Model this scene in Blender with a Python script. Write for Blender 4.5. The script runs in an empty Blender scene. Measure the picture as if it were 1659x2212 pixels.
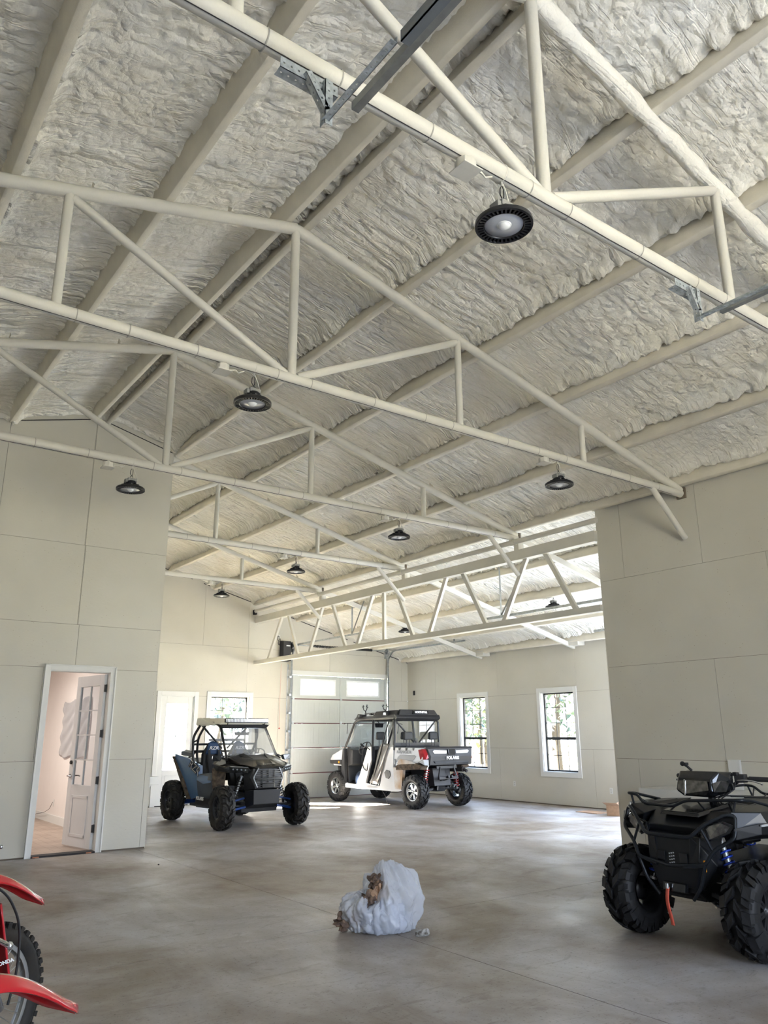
import bpy, bmesh, math, random
import numpy as np
from mathutils import Vector, Matrix
from math import pi, sin, cos, radians as R_

# ------------------------------------------------------------------ camera
sc = bpy.context.scene
COL = sc.collection
EYE = Vector((0.0, 0.0, 1.563))
PITCH, YAW, ROLL = R_(15.94), R_(36.5), R_(-0.27)
fw = Vector((sin(YAW)*cos(PITCH), cos(YAW)*cos(PITCH), sin(PITCH)))
rt = Vector((cos(YAW), -sin(YAW), 0)); up = rt.cross(fw)
rt2 = rt*cos(ROLL)+up*sin(ROLL); up2 = -rt*sin(ROLL)+up*cos(ROLL)
cam_data = bpy.data.cameras.new('camera'); cam = bpy.data.objects.new('camera', cam_data)
COL.objects.link(cam)
mw = Matrix((rt2, up2, -fw)).transposed().to_4x4(); mw.translation = EYE
cam.matrix_world = mw
cam_data.sensor_fit = 'HORIZONTAL'; cam_data.sensor_width = 36.0; cam_data.lens = 36.0*1675.0/1659.0
cam_data.clip_start = 0.05; cam_data.clip_end = 500
sc.camera = cam
# ------------------------------------------------------------------ view
vs = sc.view_settings
sc.display_settings.display_device = 'sRGB'
vs.view_transform = 'Standard'; vs.look = 'None'; vs.gamma = 1.0; vs.use_curve_mapping = False
vs.exposure = 1.58
cy = sc.cycles
cy.use_denoising = True
cy.max_bounces = 5; cy.diffuse_bounces = 4; cy.glossy_bounces = 2; cy.transmission_bounces = 4; cy.transparent_max_bounces = 10
cy.sample_clamp_indirect = 25.0; cy.caustics_reflective = False; cy.caustics_refractive = False
cy.use_adaptive_sampling = True; cy.adaptive_threshold = 0.03; cy.adaptive_min_samples = 24
# ------------------------------------------------------------------ sky and sun
SUN_DIR = Vector((-0.62, 0.66, 0.54)).normalized()
world = bpy.data.worlds.new('world'); sc.world = world; world.use_nodes = True
wn = world.node_tree.nodes; wl = world.node_tree.links
bgn = wn['Background']; bgn.inputs['Strength'].default_value = 4.6
tc = wn.new('ShaderNodeTexCoord'); sx = wn.new('ShaderNodeSeparateXYZ'); ramp = wn.new('ShaderNodeValToRGB')
wl.new(tc.outputs['Generated'], sx.inputs[0]); wl.new(sx.outputs['Z'], ramp.inputs[0]); wl.new(ramp.outputs[0], bgn.inputs[0])
ramp.color_ramp.elements[0].position = 0.0; ramp.color_ramp.elements[0].color = (0.80, 0.86, 0.95, 1)
ramp.color_ramp.elements[1].position = 0.6; ramp.color_ramp.elements[1].color = (0.42, 0.60, 0.98, 1)
sun_d = bpy.data.lights.new('sun', 'SUN'); sun_d.energy = 135.0; sun_d.angle = R_(0.6); sun_d.color = (1.0, 0.93, 0.80)
sun = bpy.data.objects.new('sun', sun_d); COL.objects.link(sun)
sun.rotation_euler = SUN_DIR.to_track_quat('Z', 'Y').to_euler()

def portal(name, loc, sx_, sy_, direction):
    d = bpy.data.lights.new(name, 'AREA'); d.shape = 'RECTANGLE'; d.size = sx_; d.size_y = sy_
    d.cycles.is_portal = True
    o = bpy.data.objects.new(name, d); COL.objects.link(o); o.location = loc
    o.rotation_euler = Vector(direction).to_track_quat('-Z', 'Z').to_euler()
    return o
# daylight guides standing exactly in the building's openings

portal('daylight_portal', (14.26, 12.40, 1.58), 1.0, 1.8, (-1, 0, 0))
portal('daylight_portal', (14.26, 15.25, 1.58), 1.0, 1.8, (-1, 0, 0))
portal('daylight_portal', (8.55, 18.12, 1.58), 1.05, 1.8, (0, -1, 0))
portal('daylight_portal', (7.23, 18.12, 1.40), 0.9, 1.8, (0, -1, 0))
def daylight(loc, w, h, direction, energy, col=(.80, .88, 1.0)):
    d = bpy.data.lights.new('opening_area_lamp', 'AREA'); d.shape = 'RECTANGLE'; d.size = w; d.size_y = h; d.energy = energy; d.color = col
    o = bpy.data.objects.new('opening_area_lamp', d); COL.objects.link(o); o.location = loc
    o.rotation_euler = Vector(direction).to_track_quat('-Z', 'Z').to_euler()
# first two lamps: skylight entering through the open overhead doors of the front wall and the lean-to
daylight((3.155, -3.48, 2.15), 3.0, 4.2, (0, 1, 1.05), 62)
daylight((11.76, 7.16, 1.5), 2.9, 2.9, (-.25, 1, .55), 60)
daylight((14.02, 8.95, 1.5), 2.6, 2.9, (-1, .28, .50), 110)  # added lamp in an invented, unseen side opening, brightens the far ceiling

# ------------------------------------------------------------------ helpers
def tag(o, label=None, cat=None, group=None, kind=None):
    if label: o['label'] = label
    if cat: o['category'] = cat
    if group: o['group'] = group
    if kind: o['kind'] = kind
    return o
def thing(name, label, cat, loc=(0, 0, 0), rz=0, group=None):
    o = bpy.data.objects.new(name, None); COL.objects.link(o)
    o.location = loc; o.rotation_euler = (0, 0, rz); o.empty_display_size = 0.1
    return tag(o, label, cat, group)
def children(o, store):
    return store.get(o.name, [])
KIDS = {}
def copy_tree(o, parent=None):
    c = o.copy(); COL.objects.link(c); c.parent = parent
    for ch in KIDS.get(o.name, []):
        k = copy_tree(ch, c); KIDS.setdefault(c.name, []).append(k)
    return c

class MB:
    """collects shapes and links them as one mesh object"""
    def __init__(s): s.v = []; s.f = []; s.m = []; s.cur = 0; s.sm = []; s.smooth = False
    def add(s, vs_, fs, smooth=None):
        b = len(s.v); s.v += [tuple(p) for p in vs_]
        for f in fs: s.f.append([b+i for i in f]); s.m.append(s.cur); s.sm.append(s.smooth if smooth is None else smooth)
        return s
    def box(s, c, d, M=None):
        x, y, z = d[0]/2, d[1]/2, d[2]/2
        P = [Vector((sx*x, sy*y, sz*z)) for sz in (-1, 1) for sy in (-1, 1) for sx in (-1, 1)]
        if M is not None: P = [M @ p for p in P]
        c = Vector(c)
        return s.add([p+c for p in P], [(0, 2, 3, 1), (4, 5, 7, 6), (0, 1, 5, 4), (2, 6, 7, 3), (0, 4, 6, 2), (1, 3, 7, 5)], False)
    def b2(s, lo, hi):
        return s.box([(a+b)/2 for a, b in zip(lo, hi)], [abs(b-a) for a, b in zip(lo, hi)])
    def beam(s, p0, p1, w, h, upv=(0, 0, 1)):
        p0, p1 = Vector(p0), Vector(p1); d = (p1-p0); L = d.length; d.normalize()
        a = d.cross(Vector(upv))
        if a.length < 1e-4: a = d.cross(Vector((1, 0, 0)))
        a.normalize(); b = a.cross(d)
        M = Matrix((a, d, b)).transposed()
        return s.box((p0+p1)/2, (w, L, h), M)
    def cyl(s, p0, p1, r, n=16, r2=None, cap=True):
        p0, p1 = Vector(p0), Vector(p1); d = (p1-p0).normalized()
        a = d.orthogonal().normalized(); b = d.cross(a); r2 = r if r2 is None else r2
        V = []
        for p, q in ((p0, r), (p1, r2)):
            for i in range(n):
                t = 2*pi*i/n; V.append(p+a*cos(t)*q+b*sin(t)*q)
        s.add(V, [(i, (i+1) % n, n+(i+1) % n, n+i) for i in range(n)], True)
        if cap: s.add(V[:n][::-1]+V[n:], [tuple(range(n)), tuple(range(n, 2*n))], False)
        return s
    def tube(s, pts, r, n=10, closed=False, cap=True):
        P = [Vector(p) for p in pts]; N = len(P)
        rr = r if isinstance(r, (list, tuple)) else [r]*N
        T = []
        for i in range(N):
            a = P[(i-1) % N] if (closed or i > 0) else P[i]; b = P[(i+1) % N] if (closed or i < N-1) else P[i]
            T.append((b-a).normalized())
        u = T[0].orthogonal().normalized(); V = []
        for i in range(N):
            u = (u - T[i]*u.dot(T[i]))
            if u.length < 1e-5: u = T[i].orthogonal()
            u.normalize(); w = T[i].cross(u)
            V += [P[i]+(u*cos(2*pi*k/n)+w*sin(2*pi*k/n))*rr[i] for k in range(n)]
        F = []
        for i in range(N if closed else N-1):
            j = (i+1) % N
            F += [(i*n+k, i*n+(k+1) % n, j*n+(k+1) % n, j*n+k) for k in range(n)]
        s.add(V, F, True)
        if cap and not closed: s.add(V[:n][::-1]+V[-n:], [tuple(range(n)), tuple(range(n, 2*n))], False)
        return s
    def path(s, pts, r, n=8, rad=0.04, seg=4, closed=False):
        return s.tube(rounded(pts, rad, seg, closed), r, n, closed)
    def lathe(s, prof, c=(0, 0, 0), ax='Z', n=32, closed=False, arc=2*pi):
        V = []; c = Vector(c); full = abs(arc-2*pi) < 1e-6; m = n if full else n+1
        for i in range(m):
            t = arc*i/n
            for (r, h) in prof:
                if ax == 'Z': p = Vector((r*cos(t), r*sin(t), h))
                elif ax == 'X': p = Vector((h, r*cos(t), r*sin(t)))
                else: p = Vector((r*sin(t), h, r*cos(t)))
                V.append(c+p)
        k = len(prof); F = []
        for i in range(n):
            j = (i+1) % m
            for q in range(k if closed else k-1):
                q2 = (q+1) % k
                F.append((i*k+q, j*k+q, j*k+q2, i*k+q2))
        return s.add(V, F, True)
    def prism(s, poly, a, b, plane='YZ', b_poly=None):
        """polygon in a plane, run from a to b along the third axis"""
        def mk(q, h):
            return {'YZ': (h, q[0], q[1]), 'XZ': (q[0], h, q[1]), 'XY': (q[0], q[1], h)}[plane]
        n = len(poly); q2 = b_poly or poly
        V = [mk(q, a) for q in poly]+[mk(q, b) for q in q2]
        F = [(i, (i+1) % n, n+(i+1) % n, n+i) for i in range(n)]
        s.add(V, F, False); s.add(V, [tuple(range(n))[::-1], tuple(range(n, 2*n))], False)
        return s
    def hull(s, pts, mirror=False):
        for sg in ((1, -1) if mirror else (1,)):
            bm = bmesh.new()
            for p in pts: bm.verts.new((p[0]*sg, p[1], p[2]))
            r = bmesh.ops.convex_hull(bm, input=bm.verts)
            bmesh.ops.delete(bm, geom=[g for g in r['geom_interior'] if isinstance(g, bmesh.types.BMVert)], context='VERTS')
            bmesh.ops.dissolve_limit(bm, angle_limit=0.02, verts=bm.verts, edges=bm.edges)
            bm.verts.index_update()
            s.add([v.co.copy() for v in bm.verts], [[v.index for v in f.verts] for f in bm.faces], False)
            bm.free()
        return s
    def grid(s, fn, nu, nv, smooth=True, cu=False, cv=False):
        V = [fn(i/(nu if cu else nu-1), j/(nv if cv else nv-1)) for i in range(nu) for j in range(nv)]
        F = [(i*nv+j, ((i+1) % nu)*nv+j, ((i+1) % nu)*nv+(j+1) % nv, i*nv+(j+1) % nv)
             for i in range(nu if cu else nu-1) for j in range(nv if cv else nv-1)]
        return s.add(V, F, smooth)
    def sphere(s, c, r, nu=16, nv=9, sc_=(1, 1, 1)):
        c = Vector(c)
        return s.grid(lambda u, v: c+Vector((r*sc_[0]*sin(pi*v)*cos(2*pi*u), r*sc_[1]*sin(pi*v)*sin(2*pi*u), r*sc_[2]*cos(pi*v))), nu, nv, True, True)
    def mirror(s, ax=0):
        n = len(s.v); V = [tuple(-c if i == ax else c for i, c in enumerate(p)) for p in s.v]
        s.v += V; k = len(s.f)
        for i in range(k): s.f.append([n+j for j in reversed(s.f[i])]); s.m.append(s.m[i]); s.sm.append(s.sm[i])
        return s
    def xf(s, M):
        s.v = [tuple(M @ Vector(p)) for p in s.v]; return s
    def build(s, name, mats, parent=None, bevel=0, seg=2, loc=None, rot=None, weld=False, sub=0, solid=0, kind=None, recalc=True, ang=40):
        me = bpy.data.meshes.new(name); me.from_pydata(s.v, [], s.f)
        if not isinstance(mats, (list, tuple)): mats = [mats]
        for m in mats: me.materials.append(m)
        me.polygons.foreach_set('material_index', s.m)
        me.polygons.foreach_set('use_smooth', s.sm)
        if recalc:
            bm = bmesh.new(); bm.from_mesh(me)
            if weld: bmesh.ops.remove_doubles(bm, verts=bm.verts, dist=1e-4)
            bmesh.ops.recalc_face_normals(bm, faces=bm.faces); bm.to_mesh(me); bm.free()
        me.update()
        o = bpy.data.objects.new(name, me); COL.objects.link(o)
        if loc is not None: o.location = loc
        if rot is not None: o.rotation_euler = rot
        if parent is not None:
            o.parent = parent; KIDS.setdefault(parent.name, []).append(o)
        if solid: q = o.modifiers.new('solid', 'SOLIDIFY'); q.thickness = solid; q.offset = 0
        if sub: q = o.modifiers.new('sub', 'SUBSURF'); q.levels = sub; q.render_levels = sub
        if bevel:
            q = o.modifiers.new('bevel', 'BEVEL'); q.width = bevel; q.segments = seg; q.limit_method = 'ANGLE'; q.angle_limit = R_(ang); q.harden_normals = False
        if kind: o['kind'] = kind
        return o

def rounded(pts, rad=0.04, seg=4, closed=False):
    P = [Vector(p) for p in pts]; out = []; N = len(P)
    for i in range(N):
        if not closed and i in (0, N-1): out.append(P[i]); continue
        a, b, c = P[(i-1) % N], P[i], P[(i+1) % N]
        r = min(rad, (a-b).length*0.45, (c-b).length*0.45)
        p, q = b+(a-b).normalized()*r, b+(c-b).normalized()*r
        for k in range(seg+1):
            t = k/seg; out.append(p*(1-t)**2+b*2*t*(1-t)+q*t*t)
    return out
def text_mesh(name, body, size, mat, parent, M, extrude=0.002, bold=0.0, shear=0.0, wide=1.0):
    cu = bpy.data.curves.new(name, 'FONT'); cu.body = body; cu.size = size; cu.align_x = 'CENTER'; cu.align_y = 'CENTER'
    cu.extrude = extrude; cu.offset = bold; cu.shear = shear; cu.resolution_u = 3
    tmp = bpy.data.objects.new(name, cu); COL.objects.link(tmp)
    bpy.context.view_layer.update()
    me = bpy.data.meshes.new_from_object(tmp); bpy.data.objects.remove(tmp)
    me.transform(M @ Matrix.Diagonal((wide, 1, 1, 1)))
    me.materials.clear(); me.materials.append(mat)
    o = bpy.data.objects.new(name, me); COL.objects.link(o)
    if parent is not None: o.parent = parent; KIDS.setdefault(parent.name, []).append(o)
    return o
def frame_m(o, xd, yd):
    """text matrix: x runs along xd, y along yd"""
    xd = Vector(xd).normalized(); yd = Vector(yd).normalized(); zd = xd.cross(yd)
    m = Matrix((xd, yd, zd)).transposed().to_4x4(); m.translation = Vector(o); return m

# ------------------------------------------------------------------ materials
def mat(name, col, rough=0.6, metal=0.0, var=0.0, vscale=4.0, col2=None, bump=0.0, bscale=40.0, spec=0.5, coat=0.0, emit=None, estr=0.0, bdist=0.01, rvar=0.0):
    m = bpy.data.materials.new(name); m.use_nodes = True
    n = m.node_tree.nodes; l = m.node_tree.links; b = n['Principled BSDF']
    b.inputs['Base Color'].default_value = (*col, 1); b.inputs['Roughness'].default_value = rough
    b.inputs['Metallic'].default_value = metal; b.inputs['Specular IOR Level'].default_value = spec
    b.inputs['Coat Weight'].default_value = coat
    if emit: b.inputs['Emission Color'].default_value = (*emit, 1); b.inputs['Emission Strength'].default_value = estr
    t = n.new('ShaderNodeTexCoord')
    if var or col2:
        no = n.new('ShaderNodeTexNoise'); no.inputs['Scale'].default_value = vscale; no.inputs['Detail'].default_value = 5
        l.new(t.outputs['Object'], no.inputs['Vector'])
        r = n.new('ShaderNodeValToRGB'); r.color_ramp.elements[0].position = .35; r.color_ramp.elements[1].position = .65
        c2 = col2 or tuple(min(1, c*(1+var)) for c in col); c1 = col if col2 else tuple(c*(1-var) for c in col)
        r.color_ramp.elements[0].color = (*c1, 1); r.color_ramp.elements[1].color = (*c2, 1)
        l.new(no.outputs[0], r.inputs[0]); l.new(r.outputs[0], b.inputs['Base Color'])
        if rvar:
            mr = n.new('ShaderNodeMapRange'); mr.inputs[3].default_value = rough-rvar; mr.inputs[4].default_value = rough+rvar
            l.new(no.outputs[0], mr.inputs[0]); l.new(mr.outputs[0], b.inputs['Roughness'])
    if bump:
        nb = n.new('ShaderNodeTexNoise'); nb.inputs['Scale'].default_value = bscale; nb.inputs['Detail'].default_value = 4
        l.new(t.outputs['Object'], nb.inputs['Vector'])
        bu = n.new('ShaderNodeBump'); bu.inputs['Strength'].default_value = bump; bu.inputs['Distance'].default_value = bdist
        l.new(nb.outputs[0], bu.inputs['Height']); l.new(bu.outputs[0], b.inputs['Normal'])
    return m
def glass_mat(name, tint=(1, 1, 1), refl=0.10, rough=0.0, haze=0.0):
    m = bpy.data.materials.new(name); m.use_nodes = True; n = m.node_tree.nodes; l = m.node_tree.links
    n.remove(n['Principled BSDF']); out = n['Material Output']
    tr = n.new('ShaderNodeBsdfTransparent'); tr.inputs[0].default_value = (*tint, 1)
    gl = n.new('ShaderNodeBsdfGlossy'); gl.inputs['Roughness'].default_value = rough
    lw = n.new('ShaderNodeLayerWeight'); lw.inputs[0].default_value = .5
    pw = n.new('ShaderNodeMath'); pw.operation = 'POWER'; pw.inputs[1].default_value = 5.0; l.new(lw.outputs['Facing'], pw.inputs[0])
    mu = n.new('ShaderNodeMath'); mu.operation = 'MULTIPLY_ADD'; mu.inputs[1].default_value = .8; mu.inputs[2].default_value = refl; mu.use_clamp = True
    l.new(pw.outputs[0], mu.inputs[0])
    mx = n.new('ShaderNodeMixShader'); l.new(mu.outputs[0], mx.inputs[0]); l.new(tr.outputs[0], mx.inputs[1]); l.new(gl.outputs[0], mx.inputs[2])
    last = mx
    if haze:
        df = n.new('ShaderNodeBsdfDiffuse'); df.inputs[0].default_value = (.8, .8, .8, 1)
        m2 = n.new('ShaderNodeMixShader'); m2.inputs[0].default_value = haze
        l.new(mx.outputs[0], m2.inputs[1]); l.new(df.outputs[0], m2.inputs[2]); last = m2
    l.new(last.outputs[0], out.inputs[0]); return m

def osb_mat():
    """painted oriented strand board: flecks of missed paint, faint strands"""
    m = mat('painted_osb', (.72, .69, .60), .62, bump=0)
    n = m.node_tree.nodes; l = m.node_tree.links; b = n['Principled BSDF']; t = n.new('ShaderNodeTexCoord')
    mp = n.new('ShaderNodeMapping'); l.new(t.outputs['Object'], mp.inputs[0]); mp.inputs['Scale'].default_value = (1, 1, 1.0)
    big = n.new('ShaderNodeTexNoise'); big.inputs['Scale'].default_value = .7; big.inputs['Detail'].default_value = 3; l.new(mp.outputs[0], big.inputs[0])
    r1 = n.new('ShaderNodeValToRGB'); r1.color_ramp.elements[0].position = .3; r1.color_ramp.elements[1].position = .7
    r1.color_ramp.elements[0].color = (.55, .525, .455, 1); r1.color_ramp.elements[1].color = (.615, .595, .53, 1); l.new(big.outputs[0], r1.inputs[0])
    vo = n.new('ShaderNodeTexVoronoi'); vo.inputs['Scale'].default_value = 20; vo.inputs['Randomness'].default_value = 1
    mp2 = n.new('ShaderNodeMapping'); mp2.inputs['Scale'].default_value = (.7, .7, 1.5); l.new(t.outputs['Object'], mp2.inputs[0]); l.new(mp2.outputs[0], vo.inputs[0])
    n2 = n.new('ShaderNodeTexNoise'); n2.inputs['Scale'].default_value = 2.2; n2.inputs['Detail'].default_value = 3; l.new(mp.outputs[0], n2.inputs[0])
    lt = n.new('ShaderNodeMath'); lt.operation = 'LESS_THAN'; lt.inputs[1].default_value = .085; l.new(vo.outputs['Distance'], lt.inputs[0])
    gt = n.new('ShaderNodeMath'); gt.operation = 'GREATER_THAN'; gt.inputs[1].default_value = .53; l.new(n2.outputs[0], gt.inputs[0])
    mu = n.new('ShaderNodeMath'); mu.operation = 'MULTIPLY'; l.new(lt.outputs[0], mu.inputs[0]); l.new(gt.outputs[0], mu.inputs[1])
    mu2 = n.new('ShaderNodeMath'); mu2.operation = 'MULTIPLY'; mu2.inputs[1].default_value = .75; l.new(mu.outputs[0], mu2.inputs[0])
    mx = n.new('ShaderNodeMix'); mx.data_type = 'RGBA'; l.new(mu2.outputs[0], mx.inputs[0]); l.new(r1.outputs[0], mx.inputs[6]); mx.inputs[7].default_value = (.30, .25, .17, 1)
    l.new(mx.outputs[2], b.inputs['Base Color'])
    st = n.new('ShaderNodeTexNoise'); st.inputs['Scale'].default_value = 30; st.inputs['Detail'].default_value = 4; l.new(mp2.outputs[0], st.inputs[0])
    bu = n.new('ShaderNodeBump'); bu.inputs['Strength'].default_value = .25; bu.inputs['Distance'].default_value = .004; l.new(st.outputs[0], bu.inputs['Height']); l.new(bu.outputs[0], b.inputs['Normal'])
    return m
def foam_mat():
    m = mat('spray_foam', (.80, .77, .68), .75)
    n = m.node_tree.nodes; l = m.node_tree.links; b = n['Principled BSDF']; t = n.new('ShaderNodeTexCoord')
    big = n.new('ShaderNodeTexNoise'); big.inputs['Scale'].default_value = 1.6; big.inputs['Detail'].default_value = 4; l.new(t.outputs['Object'], big.inputs[0])
    r1 = n.new('ShaderNodeValToRGB'); r1.color_ramp.elements[0].position = .3; r1.color_ramp.elements[1].position = .68
    r1.color_ramp.elements[0].color = (.86, .815, .70, 1); r1.color_ramp.elements[1].color = (.92, .90, .83, 1); l.new(big.outputs[0], r1.inputs[0]); l.new(r1.outputs[0], b.inputs['Base Color'])
    vo = n.new('ShaderNodeTexVoronoi'); vo.inputs['Scale'].default_value = 17
    nz = n.new('ShaderNodeTexNoise'); nz.inputs['Scale'].default_value = 6; nz.inputs['Detail'].default_value = 1; l.new(t.outputs['Object'], nz.inputs[0])
    va = n.new('ShaderNodeMix'); va.data_type = 'RGBA'; va.inputs[0].default_value = .16; l.new(t.outputs['Object'], va.inputs[6]); l.new(nz.outputs['Color'], va.inputs[7]); l.new(va.outputs[2], vo.inputs[0])
    n2 = n.new('ShaderNodeTexNoise'); n2.inputs['Scale'].default_value = 55; n2.inputs['Detail'].default_value = 2; n2.inputs['Roughness'].default_value = .6; l.new(t.outputs['Object'], n2.inputs[0])
    # narrow wandering passes across the slope, stronger away from the front
    mp = n.new('ShaderNodeMapping'); mp.inputs['Scale'].default_value = (1.1, 9.5, 1.1); l.new(t.outputs['Object'], mp.inputs[0])
    ds = n.new('ShaderNodeTexNoise'); ds.inputs['Scale'].default_value = 1.0; ds.inputs['Detail'].default_value = 2; ds.inputs['Distortion'].default_value = .8; l.new(mp.outputs[0], ds.inputs[0])
    rg = n.new('ShaderNodeMath'); rg.operation = 'PINGPONG'; rg.inputs[1].default_value = .07; l.new(ds.outputs[0], rg.inputs[0])
    sy_ = n.new('ShaderNodeSeparateXYZ'); l.new(t.outputs['Object'], sy_.inputs[0])
    mr = n.new('ShaderNodeMapRange'); mr.inputs[1].default_value = 4.5; mr.inputs[2].default_value = 8.5; mr.inputs[3].default_value = 1.2; mr.inputs[4].default_value = 7.0; l.new(sy_.outputs['Y'], mr.inputs[0])
    rm = n.new('ShaderNodeMath'); rm.operation = 'MULTIPLY'; l.new(rg.outputs[0], rm.inputs[0]); l.new(mr.outputs[0], rm.inputs[1])
    def madd(x, k, y):
        q = n.new('ShaderNodeMath'); q.operation = 'MULTIPLY_ADD'; q.inputs[1].default_value = k; l.new(x, q.inputs[0])
        if y is None: q.inputs[2].default_value = 0
        else: l.new(y, q.inputs[2])
        return q.outputs[0]
    h = madd(n2.outputs[0], .0055, madd(vo.outputs['Distance'], -.016, madd(rm.outputs[0], .032, None)))
    bu = n.new('ShaderNodeBump'); bu.inputs['Strength'].default_value = 1.0; bu.inputs['Distance'].default_value = 1.0; l.new(h, bu.inputs['Height']); l.new(bu.outputs[0], b.inputs['Normal'])
    return m
def concrete_mat():
    m = mat('concrete', (.4, .38, .34), .55)
    n = m.node_tree.nodes; l = m.node_tree.links; b = n['Principled BSDF']; t = n.new('ShaderNodeTexCoord')
    def noise(scale, det=6, rough=.6, dist=0.0, sc3=None):
        q = n.new('ShaderNodeTexNoise'); q.inputs['Scale'].default_value = scale; q.inputs['Detail'].default_value = det; q.inputs['Roughness'].default_value = rough; q.inputs['Distortion'].default_value = dist
        if sc3:
            mp = n.new('ShaderNodeMapping'); mp.inputs['Scale'].default_value = sc3; l.new(t.outputs['Object'], mp.inputs[0]); l.new(mp.outputs[0], q.inputs[0])
        else: l.new(t.outputs['Object'], q.inputs[0])
        return q
    def rampn(src, p0, c0, p1, c1):
        r = n.new('ShaderNodeValToRGB'); r.color_ramp.elements[0].position = p0; r.color_ramp.elements[1].position = p1
        r.color_ramp.elements[0].color = c0; r.color_ramp.elements[1].color = c1; l.new(src, r.inputs[0]); return r
    A = rampn(noise(.45, 5, .62, .6).outputs[0], .40, (.265, .228, .19, 1), .58, (.42, .41, .415, 1))
    Bn = rampn(noise(1.4, 6, .7, .8, (1, .45, 1)).outputs[0], .30, (.74, .68, .60, 1), .62, (1.08, 1.08, 1.08, 1))
    Cn = rampn(noise(5.5, 5, .7, 1.2, (.5, 1.3, 1)).outputs[0], .33, (.62, .58, .52, 1), .44, (1, 1, 1, 1))
    Dn = rampn(noise(.9, 2, .5, .2).outputs[0], .62, (1, 1, 1, 1), .72, (1.25, 1.27, 1.3, 1))
    En = rampn(noise(38, 3, .75).outputs[0], .30, (.50, .46, .42, 1), .42, (1, 1, 1, 1))
    Fn = rampn(noise(2.6, 6, .78, 1.5, (.35, 1.6, 1)).outputs[0], .58, (1, 1, 1, 1), .70, (1.22, 1.24, 1.26, 1))
    cur = A.outputs[0]
    for x in (Bn, Cn, Dn, En, Fn):
        mx = n.new('ShaderNodeMix'); mx.data_type = 'RGBA'; mx.blend_type = 'MULTIPLY'; mx.inputs[0].default_value = 1.0 if x is not Cn else .6
        l.new(cur, mx.inputs[6]); l.new(x.outputs[0], mx.inputs[7]); cur = mx.outputs[2]
    l.new(cur, b.inputs['Base Color'])
    mr = n.new('ShaderNodeMapRange'); mr.inputs[1].default_value = .3; mr.inputs[2].default_value = .7; mr.inputs[3].default_value = .34; mr.inputs[4].default_value = .62
    l.new(noise(1.1, 3, .6, .5).outputs[0], mr.inputs[0]); l.new(mr.outputs[0], b.inputs['Roughness'])
    bu = n.new('ShaderNodeBump'); bu.inputs['Strength'].default_value = .25; bu.inputs['Distance'].default_value = .003; l.new(noise(30, 3).outputs[0], bu.inputs['Height']); l.new(bu.outputs[0], b.inputs['Normal'])
    return m
OSB = osb_mat(); FOAM = foam_mat(); CONC = concrete_mat()
STEELW = mat('painted_steel', (.66, .64, .58), .55, var=.03, vscale=3, bump=.35, bscale=60, bdist=.004)
PURL = mat('overspray_steel', (.72, .675, .57), .7, var=.05, vscale=5, bump=.5, bscale=45, bdist=.006)
TRIMW = mat('white_trim', (.70, .70, .68), .45, var=.01)
DARK = mat('dark_gap', (.035, .03, .03), .9, var=.1); SEAM = mat('board_core', (.16, .13, .10), .9, var=.1)
BLACK = mat('black_powder_coat', (.012, .012, .014), .38, var=.1)
BLACKG = mat('black_gloss', (.010, .011, .013), .16, coat=.4, var=.1)
BLACKM = mat('black_plastic', (.018, .018, .020), .48, var=.15, bump=.1, bscale=200, bdist=.001)
RUB = mat('tire_rubber', (.012, .012, .012), .75, col2=(.026, .021, .016), vscale=9, bump=.2, bscale=80, bdist=.003)
RUBC = mat('clean_tire_rubber', (.008, .008, .009), .62, var=.2, vscale=9, bump=.2, bscale=80, bdist=.003)
GALV = mat('galvanized_steel', (.50, .53, .55), .38, .85, var=.15, vscale=20)
GALVD = mat('galvanized_steel_dull', (.33, .34, .33), .45, .7, var=.12, vscale=15)
CHROME = mat('bright_metal', (.75, .76, .78), .18, 1.0, var=.03)
WHITEP = mat('white_paint', (.78, .79, .80), .4, var=.02)
DOORW = mat('garage_door_white', (.50, .53, .52), .42, var=.02, bump=.15, bscale=90, bdist=.002)
BURG = mat('burgundy_seal_shadow', (.10, .025, .03), .6, var=.1)
BLKSASH = mat('black_sash', (.02, .02, .022), .4, var=.1)
GLASS = glass_mat('window_glass', (1, 1, 1), .05)
LGLASS = glass_mat('door_glass', (.95, .97, 1), .10)
# ================================================================== THE BUILDING
XR, SL, ZA, ZC = 3.155, 0.258, 6.238, 4.66        # ridge x, slope, chord apex height, bottom chord height
XE, XL, XLW = 9.22, 14.09, -2.9                    # eave wall, lean-to wall, left wall
YD, YN, YF, YB = 11.69, 7.12, 17.94, -3.5          # office wall, near end of lean-to, far gable, front gable
TY = [2.619+3.048*i for i in range(5)]
XO = 4.36                                          # office side wall
def zc(x): return ZA - SL*abs(x-XR)
def zroof(x): return zc(x)+0.27
PX = [XR+sg*(1.255+1.19*k) for sg in (-1, 1) for k in range(4)] + [XR-.10, XR+.10, XR-5.95, XR+5.95] + [XE+1.15, XE+2.35, XE+3.55, XE+4.65]

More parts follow.
